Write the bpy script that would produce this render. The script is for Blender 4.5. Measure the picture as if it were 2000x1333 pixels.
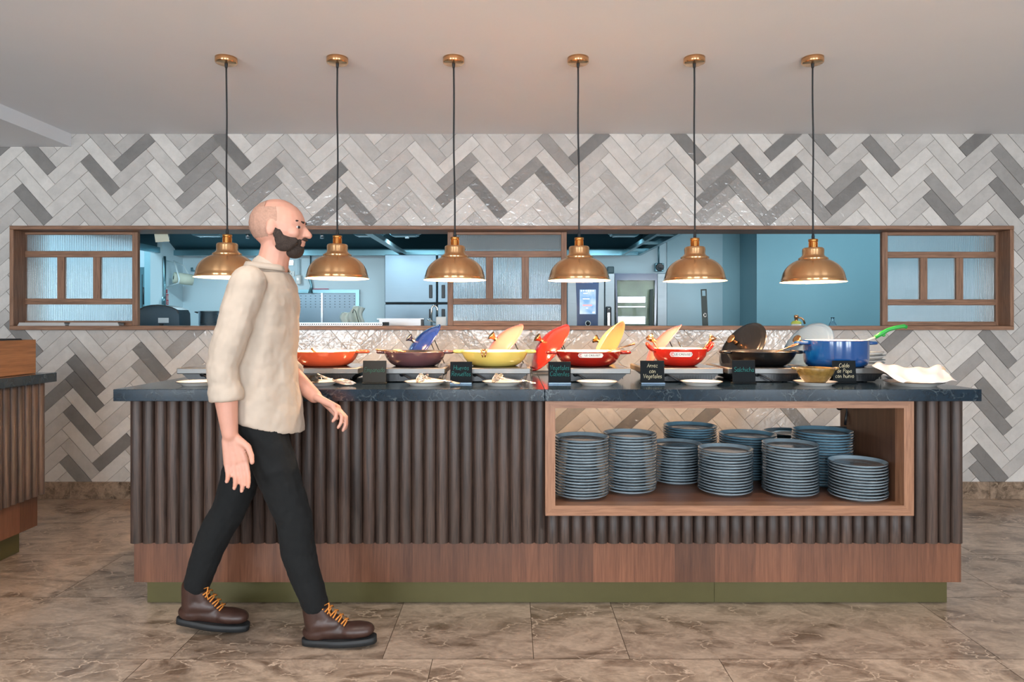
import bpy, math, random
from math import sin, cos, pi, sqrt, radians
from mathutils import Vector, Matrix, Euler

# ------------------------------------------------------------------ camera, world, lights
scene = bpy.context.scene
COL = scene.collection
for _o in list(bpy.data.objects):
    bpy.data.objects.remove(_o)
H = 1.205                      # eye height
F = 1333.0                     # focal length in pixels of a 2000 px wide frame (24 mm)
cam_d = bpy.data.cameras.new('camera')
cam_d.lens = 24.0
cam_d.sensor_width = 36.0
cam_d.shift_y = -0.01925
cam_d.clip_start = 0.05
cam = bpy.data.objects.new('camera', cam_d)
COL.objects.link(cam)
cam.location = (0, 0, H)
cam.rotation_euler = (pi / 2, 0, 0)
scene.camera = cam

world = bpy.data.worlds.new('world')
scene.world = world
world.use_nodes = True
wb = world.node_tree.nodes['Background']
wb.inputs[0].default_value = (0.75, 0.84, 1.0, 1)
wb.inputs[1].default_value = 0.55

scene.view_settings.view_transform = 'Standard'
scene.view_settings.look = 'None'
scene.view_settings.gamma = 1.0
scene.view_settings.exposure = 0.75
scene.view_settings.use_curve_mapping = False


def area(name, loc, rot, sx, sy, power, colr):
    d = bpy.data.lights.new(name, 'AREA')
    d.shape = 'RECTANGLE'
    d.size, d.size_y = sx, sy
    d.energy = power
    d.color = colr
    o = bpy.data.objects.new(name, d)
    COL.objects.link(o)
    o.location = loc
    o.rotation_euler = rot
    return o


# daylight entering through the three tall windows of the wall behind the viewer
for k, x in enumerate((-3.6, 0.0, 3.6)):
    for s in (-.56, .56):
        area('window_daylight', (x + s, -3.35, 1.35), (pi / 2 + radians(28), 0, 0), .85, 1.9, 56, (0.86, 0.94, 1.0))
# cool fill lights added to brighten the kitchen, no fittings modelled
area('kitchen_side_fill', (-4.6, 6.6, 2.8), (0, 0, 0), 1.2, 1.6, 32, (0.60, 0.86, 1.0))
area('kitchen_side_fill', (3.6, 5.7, 2.8), (0, 0, 0), 2.6, 0.5, 17, (0.60, 0.86, 1.0))
area('kitchen_pass_fill', (-1.2, 4.98, 2.25), (radians(38), 0, 0), 4.6, 0.15, 24, (0.62, 0.88, 1.0))  # added fill strips, unseen above the hatch, brightening the kitchen
area('kitchen_pass_fill', (3.0, 4.98, 2.25), (radians(38), 0, 0), 1.6, 0.15, 3, (0.62, 0.88, 1.0))


def downlight(x, y, power, spot=95, colr=(1.0, 0.88, 0.77)):
    d = bpy.data.lights.new('downlight_beam', 'SPOT')
    d.energy = power
    d.color = colr
    d.spot_size = radians(spot)
    d.spot_blend = 0.8
    d.shadow_soft_size = 0.05
    o = bpy.data.objects.new('downlight_beam', d)
    COL.objects.link(o)
    o.location = (x, y, 2.462)
    return o


# ------------------------------------------------------------------ helpers
def PX(px, Y):
    return (px - 1000.0) * Y / F


def PZ(py, Y):
    return H - (py - 628.0) * Y / F


def lin(r, g, b):
    def c(v):
        v /= 255.0
        return v / 12.92 if v <= 0.04045 else ((v + 0.055) / 1.055) ** 2.4
    return (c(r), c(g), c(b), 1.0)


class MB:
    """collects polygons for ONE mesh object"""

    def __init__(self):
        self.v, self.f, self.s, self.mi, self.at = [], [], [], [], []
        self.cur = 0
        self.av = 0.0

    def add(self, vs, fs, smooth=False, M=None):
        b = len(self.v)
        if M is not None:
            vs = [M @ Vector(p) for p in vs]
        self.v += [tuple(p) for p in vs]
        for f in fs:
            self.f.append([b + i for i in f])
            self.s.append(smooth)
            self.mi.append(self.cur)
            self.at.append(self.av)

    def box(self, x0, x1, y0, y1, z0, z1, M=None, bev=0.0):
        if bev <= 0:
            vs = [(x, y, z) for z in (z0, z1) for y in (y0, y1) for x in (x0, x1)]
            fs = [(0, 2, 3, 1), (4, 5, 7, 6), (0, 1, 5, 4), (2, 6, 7, 3), (0, 4, 6, 2), (1, 3, 7, 5)]
            self.add(vs, fs, False, M)
            return
        b = min(bev, (x1 - x0) * .49, (y1 - y0) * .49, (z1 - z0) * .49)
        # chamfered box as convex hull of 24 points
        vs = []
        idx = {}
        X, Y, Z = (x0, x1), (y0, y1), (z0, z1)
        for i in (0, 1):
            for j in (0, 1):
                for k in (0, 1):
                    sx, sy, sz = (1, -1)[i], (1, -1)[j], (1, -1)[k]
                    idx[(i, j, k, 0)] = len(vs); vs.append((X[i], Y[j] + sy * b, Z[k] + sz * b))
                    idx[(i, j, k, 1)] = len(vs); vs.append((X[i] + sx * b, Y[j], Z[k] + sz * b))
                    idx[(i, j, k, 2)] = len(vs); vs.append((X[i] + sx * b, Y[j] + sy * b, Z[k]))
        g = lambda i, j, k, a: idx[(i, j, k, a)]
        c = Vector(((x0 + x1) / 2, (y0 + y1) / 2, (z0 + z1) / 2))
        fs = []

        def face(ids):
            p = [Vector(vs[q]) for q in ids]
            n = (p[1] - p[0]).cross(p[2] - p[0])
            m = sum(p, Vector()) / len(p) - c
            fs.append(tuple(ids) if n.dot(m) > 0 else tuple(reversed(ids)))
        for i in (0, 1):
            face([g(i, 0, 0, 0), g(i, 1, 0, 0), g(i, 1, 1, 0), g(i, 0, 1, 0)])
            face([g(0, i, 0, 1), g(1, i, 0, 1), g(1, i, 1, 1), g(0, i, 1, 1)])
            face([g(0, 0, i, 2), g(1, 0, i, 2), g(1, 1, i, 2), g(0, 1, i, 2)])
        for i in (0, 1):
            for j in (0, 1):
                face([g(i, j, 0, 0), g(i, j, 1, 0), g(i, j, 1, 1), g(i, j, 0, 1)])
                face([g(i, 0, j, 0), g(i, 1, j, 0), g(i, 1, j, 2), g(i, 0, j, 2)])
                face([g(0, i, j, 1), g(1, i, j, 1), g(1, i, j, 2), g(0, i, j, 2)])
                for k in (0, 1):
                    face([g(i, j, k, 0), g(i, j, k, 1), g(i, j, k, 2)])
        self.add(vs, fs, False, M)

    def lathe(self, prof, n=32, M=None, smooth=True, close=False, sx=1.0, sy=1.0):
        """prof: list of (r, z)"""
        vs, rings = [], []
        for r, z in prof:
            if r < 1e-6:
                rings.append([len(vs)])
                vs.append((0, 0, z))
            else:
                rings.append(list(range(len(vs), len(vs) + n)))
                vs += [(r * sx * cos(2 * pi * k / n), r * sy * sin(2 * pi * k / n), z) for k in range(n)]
        fs = []
        prs = list(zip(rings, rings[1:]))
        if close:
            prs.append((rings[-1], rings[0]))
        for a, b in prs:
            if len(a) == 1 and len(b) == 1:
                continue
            for k in range(n):
                k2 = (k + 1) % n
                if len(a) == 1:
                    fs.append((a[0], b[k2], b[k]))
                elif len(b) == 1:
                    fs.append((a[k], a[k2], b[0]))
                else:
                    fs.append((a[k], a[k2], b[k2], b[k]))
        self.add(vs, fs, smooth, M)

    def tube(self, pts, r, n=8, M=None, smooth=True, cap=True, flat=None):
        pts = [Vector(p) for p in pts]
        rs = r if isinstance(r, (list, tuple)) else [r] * len(pts)
        vs = []
        T0 = None
        N = None
        for i, p in enumerate(pts):
            if i == 0:
                T = pts[1] - pts[0]
            elif i == len(pts) - 1:
                T = pts[-1] - pts[-2]
            else:
                T = (pts[i + 1] - pts[i]).normalized() + (pts[i] - pts[i - 1]).normalized()
            T.normalize()
            if N is None:
                a = Vector((0, 0, 1)) if abs(T.z) < .9 else Vector((1, 0, 0))
                N = a.cross(T).normalized()
            else:
                N = (N - T * N.dot(T)).normalized()
            B = T.cross(N)
            for k in range(n):
                an = 2 * pi * k / n
                fx = flat if flat else 1.0
                vs.append(p + (N * cos(an) + B * sin(an) * fx) * rs[i])
        fs = []
        for i in range(len(pts) - 1):
            for k in range(n):
                k2 = (k + 1) % n
                fs.append((i * n + k, i * n + k2, (i + 1) * n + k2, (i + 1) * n + k))
        self.add(vs, fs, smooth, M)
        if cap:
            b = len(self.v) - len(vs)
            for ring, rev in ((range(n), True), (range((len(pts) - 1) * n, len(pts) * n), False)):
                ids = [b + i for i in ring]
                self.f.append(ids[::-1] if rev else ids)
                self.s.append(False); self.mi.append(self.cur); self.at.append(self.av)

    def prism(self, poly, a0, a1, axis='y', M=None, smooth=False):
        """poly of 2-D points extruded along an axis"""
        n = len(poly)
        def P(p, t):
            if axis == 'y':
                return (p[0], t, p[1])
            if axis == 'x':
                return (t, p[0], p[1])
            return (p[0], p[1], t)
        vs = [P(p, a0) for p in poly] + [P(p, a1) for p in poly]
        fs = [tuple(range(n))[::-1], tuple(range(n, 2 * n))]
        self.add(vs, fs, False, M)
        b = len(self.v) - 2 * n
        for k in range(n):
            k2 = (k + 1) % n
            self.f.append([b + k, b + k2, b + n + k2, b + n + k])
            self.s.append(smooth); self.mi.append(self.cur); self.at.append(self.av)

    def capsule(self, p, q, r0, r1, n=16, m=6, M=None):
        p, q = Vector(p), Vector(q)
        d = q - p
        L = d.length
        R = d.to_track_quat('Z', 'Y').to_matrix().to_4x4() if L > 1e-6 else Matrix()
        T = Matrix.Translation(p) @ R
        prof = [(r0 * sin(pi / 2 * k / m), -r0 * cos(pi / 2 * k / m)) for k in range(m + 1)]
        prof += [(r1 * cos(pi / 2 * k / m), L + r1 * sin(pi / 2 * k / m)) for k in range(m + 1)]
        prof[0] = (0, -r0); prof[-1] = (0, L + r1)
        self.lathe(prof, n, T if M is None else M @ T)

    def ell(self, c, rx, ry, rz, rot=None, n=20, m=10):
        prof = [(sin(pi * k / m), -cos(pi * k / m)) for k in range(m + 1)]
        prof[0] = (0, -1); prof[-1] = (0, 1)
        M = Matrix.Translation(Vector(c))
        if rot is not None:
            M = M @ Euler(rot).to_matrix().to_4x4()
        M = M @ Matrix.Diagonal((rx, ry, rz, 1))
        self.lathe(prof, n, M)

    def mesh(self, name, mats):
        me = bpy.data.meshes.new(name)
        me.from_pydata(self.v, [], self.f)
        me.polygons.foreach_set('use_smooth', self.s)
        if not isinstance(mats, (list, tuple)):
            mats = [mats]
        for m in mats:
            me.materials.append(m)
        me.polygons.foreach_set('material_index', self.mi)
        if any(a != 0.0 for a in self.at):
            at = me.attributes.new('tone', 'FLOAT', 'FACE')
            at.data.foreach_set('value', self.at)
        me.update()
        return me

    def build(self, name, mats, parent=None, loc=None, rot=None, label=None):
        o = bpy.data.objects.new(name, self.mesh(name, mats))
        COL.objects.link(o)
        if parent is not None:
            o.parent = parent
        if loc is not None:
            o.location = loc
        if rot is not None:
            o.rotation_euler = rot
        if label:
            o['label'] = label
        return o


def tag(o, label, cat, group=None, kind=None):
    o['label'] = label
    o['category'] = cat
    if group:
        o['group'] = group
    if kind:
        o['kind'] = kind
    return o


def thing(name, label, cat, loc=(0, 0, 0), rz=0.0, group=None, rot=None):
    o = bpy.data.objects.new(name, None)
    o.empty_display_size = 0.05
    COL.objects.link(o)
    o.location = loc
    o.rotation_euler = rot if rot is not None else (0, 0, rz)
    return tag(o, label, cat, group)


def struct(o):
    o['kind'] = 'structure'
    return o


KIDS = {}


def dup(root, loc, rot=None, label=None):
    r = root.copy()
    COL.objects.link(r)
    r.location = loc
    if rot is not None:
        r.rotation_euler = rot
    if label:
        r['label'] = label
    for ch in list(root.children):
        c = ch.copy(); COL.objects.link(c); c.parent = r
        for g in ch.children:
            d = g.copy(); COL.objects.link(d); d.parent = c
    return r


def axisM(c, zdir, xhint=(0, 1, 0)):
    z = Vector(zdir).normalized()
    x = Vector(xhint)
    x = (x - z * x.dot(z)).normalized()
    y = z.cross(x)
    M = Matrix((x, y, z)).transposed().to_4x4()
    M.translation = Vector(c)
    return M


# ------------------------------------------------------------------ materials
def newmat(name):
    m = bpy.data.materials.new(name)
    m.use_nodes = True
    nt = m.node_tree
    return m, nt, nt.nodes['Principled BSDF']


def simple(name, colr, rough=0.5, metal=0.0, coat=0.0, var=0.0, scale=20.0, bump=0.0, spec=0.5, emit=None, es=1.0):
    m, nt, b = newmat(name)
    b.inputs['Base Color'].default_value = colr
    b.inputs['Roughness'].default_value = rough
    b.inputs['Metallic'].default_value = metal
    b.inputs['Coat Weight'].default_value = coat
    b.inputs['Coat Roughness'].default_value = 0.06
    b.inputs['Specular IOR Level'].default_value = spec
    if emit:
        b.inputs['Emission Color'].default_value = emit
        b.inputs['Emission Strength'].default_value = es
    tc = nt.nodes.new('ShaderNodeTexCoord')
    nz = nt.nodes.new('ShaderNodeTexNoise')
    nz.inputs['Scale'].default_value = scale
    nz.inputs['Detail'].default_value = 5
    nt.links.new(tc.outputs['Object'], nz.inputs['Vector'])
    if var > 0:
        mx = nt.nodes.new('ShaderNodeMix'); mx.data_type = 'RGBA'; mx.blend_type = 'MULTIPLY'
        mx.inputs[0].default_value = 1.0
        rp = nt.nodes.new('ShaderNodeMapRange')
        rp.inputs[1].default_value = .3; rp.inputs[2].default_value = .7
        rp.inputs[3].default_value = 1 - var; rp.inputs[4].default_value = 1 + var
        nt.links.new(nz.outputs['Fac'], rp.inputs[0])
        mx.inputs[6].default_value = colr
        nt.links.new(rp.outputs[0], mx.inputs[7])
        nt.links.new(mx.outputs[2], b.inputs['Base Color'])
    if bump > 0:
        bp = nt.nodes.new('ShaderNodeBump')
        bp.inputs['Strength'].default_value = bump
        bp.inputs['Distance'].default_value = 0.004
        nt.links.new(nz.outputs['Fac'], bp.inputs['Height'])
        nt.links.new(bp.outputs[0], b.inputs['Normal'])
    return m


def wood(name, c1, c2, axis='x', rough=0.45, scale=1.0, per=None, bump=0.25, stripe=0.0):
    """streaky grain along an axis; per=(axis, pitch) gives each stave its own tone"""
    m, nt, b = newmat(name)
    L = nt.links
    tc = nt.nodes.new('ShaderNodeTexCoord')
    mp = nt.nodes.new('ShaderNodeMapping')
    s = {'x': (1.2, 26, 26), 'y': (26, 1.2, 26), 'z': (26, 26, 1.2)}[axis]
    mp.inputs['Scale'].default_value = [q * scale for q in s]
    L.new(tc.outputs['Object'], mp.inputs[0])
    vec = mp.outputs[0]
    wn = None
    if per:
        sp = nt.nodes.new('ShaderNodeSeparateXYZ')
        L.new(tc.outputs['Object'], sp.inputs[0])
        dv = nt.nodes.new('ShaderNodeMath'); dv.operation = 'DIVIDE'
        L.new(sp.outputs['XYZ'.index(per[0].upper())], dv.inputs[0]); dv.inputs[1].default_value = per[1]
        ad = nt.nodes.new('ShaderNodeMath'); ad.operation = 'ADD'; ad.inputs[1].default_value = per[2] if len(per) > 2 else 0.0
        L.new(dv.outputs[0], ad.inputs[0])
        fl = nt.nodes.new('ShaderNodeMath'); fl.operation = 'FLOOR'
        L.new(ad.outputs[0], fl.inputs[0])
        wn = nt.nodes.new('ShaderNodeTexWhiteNoise'); wn.noise_dimensions = '1D'
        L.new(fl.outputs[0], wn.inputs['W'])
        va = nt.nodes.new('ShaderNodeVectorMath'); va.operation = 'MULTIPLY_ADD'
        va.inputs[1].default_value = (9, 9, 9)
        L.new(wn.outputs['Color'], va.inputs[0]); L.new(vec, va.inputs[2])
        vec = va.outputs[0]
    nz = nt.nodes.new('ShaderNodeTexNoise')
    nz.inputs['Scale'].default_value = 2.2; nz.inputs['Detail'].default_value = 8
    nz.inputs['Roughness'].default_value = .68; nz.inputs['Distortion'].default_value = .6
    L.new(vec, nz.inputs['Vector'])
    n2 = nt.nodes.new('ShaderNodeTexNoise')
    n2.inputs['Scale'].default_value = 9; n2.inputs['Detail'].default_value = 4
    L.new(vec, n2.inputs['Vector'])
    add = nt.nodes.new('ShaderNodeMath'); add.operation = 'MULTIPLY_ADD'; add.inputs[1].default_value = .45
    L.new(n2.outputs['Fac'], add.inputs[0]); L.new(nz.outputs['Fac'], add.inputs[2])
    rp = nt.nodes.new('ShaderNodeMapRange')
    rp.inputs[1].default_value = .52; rp.inputs[2].default_value = .95
    L.new(add.outputs[0], rp.inputs[0])
    mx = nt.nodes.new('ShaderNodeMix'); mx.data_type = 'RGBA'
    L.new(rp.outputs[0], mx.inputs[0])
    mx.inputs[6].default_value = c1; mx.inputs[7].default_value = c2
    out = mx.outputs[2]
    if wn:
        m2 = nt.nodes.new('ShaderNodeMix'); m2.data_type = 'RGBA'; m2.blend_type = 'MULTIPLY'
        m2.inputs[0].default_value = 1
        r2 = nt.nodes.new('ShaderNodeMapRange'); r2.inputs[3].default_value = .68; r2.inputs[4].default_value = 1.3
        L.new(wn.outputs['Value'], r2.inputs[0])
        L.new(out, m2.inputs[6]); L.new(r2.outputs[0], m2.inputs[7])
        out = m2.outputs[2]
    L.new(out, b.inputs['Base Color'])
    b.inputs['Roughness'].default_value = rough
    bp = nt.nodes.new('ShaderNodeBump'); bp.inputs['Strength'].default_value = bump; bp.inputs['Distance'].default_value = .002
    L.new(add.outputs[0], bp.inputs['Height']); L.new(bp.outputs[0], b.inputs['Normal'])
    return m


def marble(name, base, dark, vein, scale=1.0, rough=0.25, attr=False):
    m, nt, b = newmat(name)
    L = nt.links
    tc = nt.nodes.new('ShaderNodeTexCoord')
    vec = tc.outputs['Object']
    at = None
    if attr:
        at = nt.nodes.new('ShaderNodeAttribute'); at.attribute_name = 'tone'
        va = nt.nodes.new('ShaderNodeVectorMath'); va.operation = 'MULTIPLY_ADD'
        va.inputs[1].default_value = (31, 17, 7)
        L.new(at.outputs['Fac'], va.inputs[0]); L.new(vec, va.inputs[2])
        vec = va.outputs[0]
    mp = nt.nodes.new('ShaderNodeMapping'); mp.inputs['Scale'].default_value = (scale, scale * 1.7, scale)
    mp.inputs['Rotation'].default_value = (0, 0, .35)
    L.new(vec, mp.inputs[0])
    # clouds
    n1 = nt.nodes.new('ShaderNodeTexNoise'); n1.inputs['Scale'].default_value = 3.2; n1.inputs['Detail'].default_value = 10
    n1.inputs['Roughness'].default_value = .62; n1.inputs['Distortion'].default_value = 1.1
    L.new(mp.outputs[0], n1.inputs['Vector'])
    r1 = nt.nodes.new('ShaderNodeMapRange'); r1.inputs[1].default_value = .42; r1.inputs[2].default_value = .66
    L.new(n1.outputs['Fac'], r1.inputs[0])
    mx = nt.nodes.new('ShaderNodeMix'); mx.data_type = 'RGBA'
    mx.inputs[6].default_value = base; mx.inputs[7].default_value = dark
    L.new(r1.outputs[0], mx.inputs[0])
    # fine speckle
    n3 = nt.nodes.new('ShaderNodeTexNoise'); n3.inputs['Scale'].default_value = 26; n3.inputs['Detail'].default_value = 6
    n3.inputs['Distortion'].default_value = .8
    L.new(mp.outputs[0], n3.inputs['Vector'])
    r3 = nt.nodes.new('ShaderNodeMapRange'); r3.inputs[1].default_value = .35; r3.inputs[2].default_value = .7
    r3.inputs[3].default_value = .84; r3.inputs[4].default_value = 1.14
    L.new(n3.outputs['Fac'], r3.inputs[0])
    m3 = nt.nodes.new('ShaderNodeMix'); m3.data_type = 'RGBA'; m3.blend_type = 'MULTIPLY'; m3.inputs[0].default_value = 1
    L.new(mx.outputs[2], m3.inputs[6]); L.new(r3.outputs[0], m3.inputs[7])
    # veins: warped cell borders
    n2 = nt.nodes.new('ShaderNodeTexNoise'); n2.inputs['Scale'].default_value = 6; n2.inputs['Detail'].default_value = 6
    L.new(mp.outputs[0], n2.inputs['Vector'])
    v2 = nt.nodes.new('ShaderNodeVectorMath'); v2.operation = 'MULTIPLY_ADD'; v2.inputs[1].default_value = (.34, .34, .34)
    L.new(n2.outputs['Color'], v2.inputs[0]); L.new(mp.outputs[0], v2.inputs[2])
    vo = nt.nodes.new('ShaderNodeTexVoronoi'); vo.feature = 'DISTANCE_TO_EDGE'; vo.inputs['Scale'].default_value = 5.0
    L.new(v2.outputs[0], vo.inputs['Vector'])
    r2 = nt.nodes.new('ShaderNodeMapRange'); r2.inputs[1].default_value = 0.0; r2.inputs[2].default_value = .035
    r2.inputs[3].default_value = 1.0; r2.inputs[4].default_value = 0.0
    L.new(vo.outputs['Distance'], r2.inputs[0])
    mk = nt.nodes.new('ShaderNodeMath'); mk.operation = 'MULTIPLY'
    r4 = nt.nodes.new('ShaderNodeMapRange'); r4.inputs[1].default_value = .46; r4.inputs[2].default_value = .62
    L.new(n1.outputs['Fac'], r4.inputs[0])
    L.new(r2.outputs[0], mk.inputs[0]); L.new(r4.outputs[0], mk.inputs[1])
    mk2 = nt.nodes.new('ShaderNodeMath'); mk2.operation = 'MULTIPLY'; mk2.inputs[1].default_value = .75
    L.new(mk.outputs[0], mk2.inputs[0])
    mv = nt.nodes.new('ShaderNodeMix'); mv.data_type = 'RGBA'; mv.inputs[7].default_value = vein
    L.new(mk2.outputs[0], mv.inputs[0]); L.new(m3.outputs[2], mv.inputs[6])
    out = mv.outputs[2]
    if attr:
        r5 = nt.nodes.new('ShaderNodeMapRange'); r5.inputs[3].default_value = .8; r5.inputs[4].default_value = 1.22
        L.new(at.outputs['Fac'], r5.inputs[0])
        m5 = nt.nodes.new('ShaderNodeMix'); m5.data_type = 'RGBA'; m5.blend_type = 'MULTIPLY'; m5.inputs[0].default_value = 1
        L.new(out, m5.inputs[6]); L.new(r5.outputs[0], m5.inputs[7])
        out = m5.outputs[2]
    L.new(out, b.inputs['Base Color'])
    b.inputs['Roughness'].default_value = rough
    return m


def tile_mat():
    m, nt, b = newmat('glazed_tile')
    L = nt.links
    tc = nt.nodes.new('ShaderNodeTexCoord')
    at = nt.nodes.new('ShaderNodeAttribute'); at.attribute_name = 'tone'
    va = nt.nodes.new('ShaderNodeVectorMath'); va.operation = 'MULTIPLY_ADD'; va.inputs[1].default_value = (13, 29, 5)
    L.new(at.outputs['Fac'], va.inputs[0]); L.new(tc.outputs['Object'], va.inputs[2])
    cr = nt.nodes.new('ShaderNodeValToRGB')
    e = cr.color_ramp.elements
    e[0].position = 0.0; e[0].color = lin(118, 116, 114)
    e[1].position = 1.0; e[1].color = lin(212, 208, 203)
    a = cr.color_ramp.elements.new(.3); a.color = lin(150, 147, 144)
    a = cr.color_ramp.elements.new(.55); a.color = lin(184, 180, 176)
    L.new(at.outputs['Fac'], cr.inputs[0])
    n1 = nt.nodes.new('ShaderNodeTexNoise'); n1.inputs['Scale'].default_value = 9; n1.inputs['Detail'].default_value = 7
    n1.inputs['Roughness'].default_value = .65
    L.new(va.outputs[0], n1.inputs['Vector'])
    r = nt.nodes.new('ShaderNodeMapRange'); r.inputs[1].default_value = .3; r.inputs[2].default_value = .7
    r.inputs[3].default_value = .88; r.inputs[4].default_value = 1.1
    L.new(n1.outputs['Fac'], r.inputs[0])
    mx = nt.nodes.new('ShaderNodeMix'); mx.data_type = 'RGBA'; mx.blend_type = 'MULTIPLY'; mx.inputs[0].default_value = 1
    L.new(cr.outputs[0], mx.inputs[6]); L.new(r.outputs[0], mx.inputs[7])
    L.new(mx.outputs[2], b.inputs['Base Color'])
    b.inputs['Roughness'].default_value = .10
    b.inputs['Specular IOR Level'].default_value = .55
    n2 = nt.nodes.new('ShaderNodeTexNoise'); n2.inputs['Scale'].default_value = 26; n2.inputs['Detail'].default_value = 2
    n2.inputs['Distortion'].default_value = .5
    L.new(va.outputs[0], n2.inputs['Vector'])
    bp = nt.nodes.new('ShaderNodeBump'); bp.inputs['Strength'].default_value = .9; bp.inputs['Distance'].default_value = .0039
    L.new(n2.outputs['Fac'], bp.inputs['Height']); L.new(bp.outputs[0], b.inputs['Normal'])
    return m


def brushed(name, colr, rough=.28, aniso=.75, vary=True):
    m, nt, b = newmat(name)
    L = nt.links
    b.inputs['Base Color'].default_value = colr
    b.inputs['Metallic'].default_value = 1
    b.inputs['Roughness'].default_value = rough
    b.inputs['Anisotropic'].default_value = aniso
    b.inputs['Anisotropic Rotation'].default_value = .25

    tg = nt.nodes.new('ShaderNodeTangent'); tg.direction_type = 'RADIAL'; tg.axis = 'Z'
    L.new(tg.outputs[0], b.inputs['Tangent'])
    if vary:
        tc = nt.nodes.new('ShaderNodeTexCoord')
        mp = nt.nodes.new('ShaderNodeMapping'); mp.inputs['Scale'].default_value = (4, 4, 260)
        L.new(tc.outputs['Object'], mp.inputs[0])
        nz = nt.nodes.new('ShaderNodeTexNoise'); nz.inputs['Scale'].default_value = 3; nz.inputs['Detail'].default_value = 4
        L.new(mp.outputs[0], nz.inputs['Vector'])
        r = nt.nodes.new('ShaderNodeMapRange'); r.inputs[3].default_value = rough - .08; r.inputs[4].default_value = rough + .14
        L.new(nz.outputs['Fac'], r.inputs[0]); L.new(r.outputs[0], b.inputs['Roughness'])
    return m


def steel(name, colr, rough=.3):
    m, nt, b = newmat(name)
    L = nt.links
    b.inputs['Base Color'].default_value = colr
    b.inputs['Metallic'].default_value = 1
    tc = nt.nodes.new('ShaderNodeTexCoord')
    mp = nt.nodes.new('ShaderNodeMapping'); mp.inputs['Scale'].default_value = (3, 3, 120)
    L.new(tc.outputs['Object'], mp.inputs[0])
    nz = nt.nodes.new('ShaderNodeTexNoise'); nz.inputs['Scale'].default_value = 2; nz.inputs['Detail'].default_value = 5
    L.new(mp.outputs[0], nz.inputs['Vector'])
    r = nt.nodes.new('ShaderNodeMapRange'); r.inputs[3].default_value = rough - .08; r.inputs[4].default_value = rough + .12
    L.new(nz.outputs['Fac'], r.inputs[0]); L.new(r.outputs[0], b.inputs['Roughness'])
    return m


def glass(name, colr=(1, 1, 1, 1), rough=0.0, ior=1.45):
    m, nt, b = newmat(name)
    b.inputs['Base Color'].default_value = colr
    b.inputs['Transmission Weight'].default_value = 1
    b.inputs['Roughness'].default_value = rough
    b.inputs['IOR'].default_value = ior
    return m


def enamel(name, c, rough=.18):
    return simple(name, c, rough, coat=.6, var=.05, scale=6)


FP = 0.0502
FPI_ = (1885 - 250) * 2.80 / F / 68                      # pitch of the fluted staves
FPO_ = 750 * 2.80 / F / FPI_
M_tile = tile_mat()
M_grout = simple('grout', lin(190, 184, 176), .8, var=.05)
M_ceil = simple('ceiling_paint', lin(226, 229, 233), .85, var=.01, scale=3)
M_wallp = simple('wall_paint', lin(190, 182, 174), .85, var=.02)
M_floor = marble('brown_marble', lin(182, 160, 140), lin(108, 88, 72), lin(226, 202, 178), 1.15, .28, attr=True)
M_skirt = marble('skirting_marble', lin(160, 138, 118), lin(84, 68, 54), lin(190, 168, 146), 3.0, .3)
M_fgrout = simple('floor_joint', lin(104, 88, 74), .7)
M_flute = wood('dark_oak_stave', lin(30, 21, 18), lin(80, 60, 50), 'z', .5, 1.0, per=('x', FPI_, FPO_), bump=.35)
M_flutey = wood('dark_oak_stave_side', lin(34, 25, 21), lin(84, 64, 54), 'z', .5, 1.0, per=('y', FP, 0.0), bump=.35)
M_band = wood('veneer_band', lin(88, 52, 35), lin(124, 80, 57), 'z', .4, .8, per=('x', .17, 0.0), bump=.1)
M_bandy = wood('veneer_band_side', lin(88, 54, 38), lin(122, 80, 58), 'z', .4, .8, per=('y', .17, 0.0), bump=.1)
M_oak = wood('niche_oak', lin(120, 80, 56), lin(166, 120, 90), 'x', .42, 1.2, bump=.2)
M_oakz = wood('niche_oak_upright', lin(120, 80, 56), lin(166, 120, 90), 'z', .42, 1.2, bump=.2)
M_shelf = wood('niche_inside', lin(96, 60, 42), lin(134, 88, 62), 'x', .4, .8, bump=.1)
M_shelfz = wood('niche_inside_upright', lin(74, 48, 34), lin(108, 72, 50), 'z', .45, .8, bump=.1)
M_frame = wood('hatch_oak', lin(106, 76, 58), lin(162, 122, 96), 'x', .5, 1.3, bump=.3)
M_framez = wood('hatch_oak_upright', lin(106, 76, 58), lin(162, 122, 96), 'z', .5, 1.3, bump=.3)
M_crate = wood('crate_pine', lin(104, 70, 44), lin(146, 104, 70), 'y', .55, .6, bump=.2)
M_slab = marble('dark_stone', lin(18, 38, 52), lin(12, 29, 40), lin(92, 104, 108), 2.6, .15)
M_slab.node_tree.nodes['Principled BSDF'].inputs['Specular IOR Level'].default_value = .5
M_green = simple('olive_plinth', lin(90, 84, 50), .35, metal=.35, var=.03)
M_brass = brushed('brushed_brass', lin(226, 178, 130), .24, .93, False)
M_brassd = brushed('socket_brass', lin(204, 146, 84), .3, .5)
M_shadein = simple('shade_lining', lin(250, 214, 170), .6)
M_cord = simple('black_cord', lin(34, 36, 38), .7)
M_black = simple('black_plastic', lin(24, 28, 32), .35)
M_blackm = simple('matt_black', lin(26, 28, 30), .6)
M_steel = steel('stainless', (.62, .64, .66, 1), .28)
M_steeld = steel('stainless_dull', (.5, .5, .5, 1), .38)
M_hobrim = steel('hob_steel', (.24, .24, .235, 1), .5)
M_hobtop = simple('hob_glass', lin(70, 68, 66), .12, metal=.3)
M_knob = brushed('knob_metal', lin(190, 168, 150), .22, .3)
M_knobg = brushed('knob_gold', lin(214, 158, 104), .22, .3)
M_white = simple('white_china', lin(226, 222, 216), .18, coat=.4)
M_rim = simple('dark_rim', lin(52, 40, 34), .35)
M_blueplate = simple('blue_stoneware', lin(148, 166, 176), .2, coat=.5, var=.22, scale=14)
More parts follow.
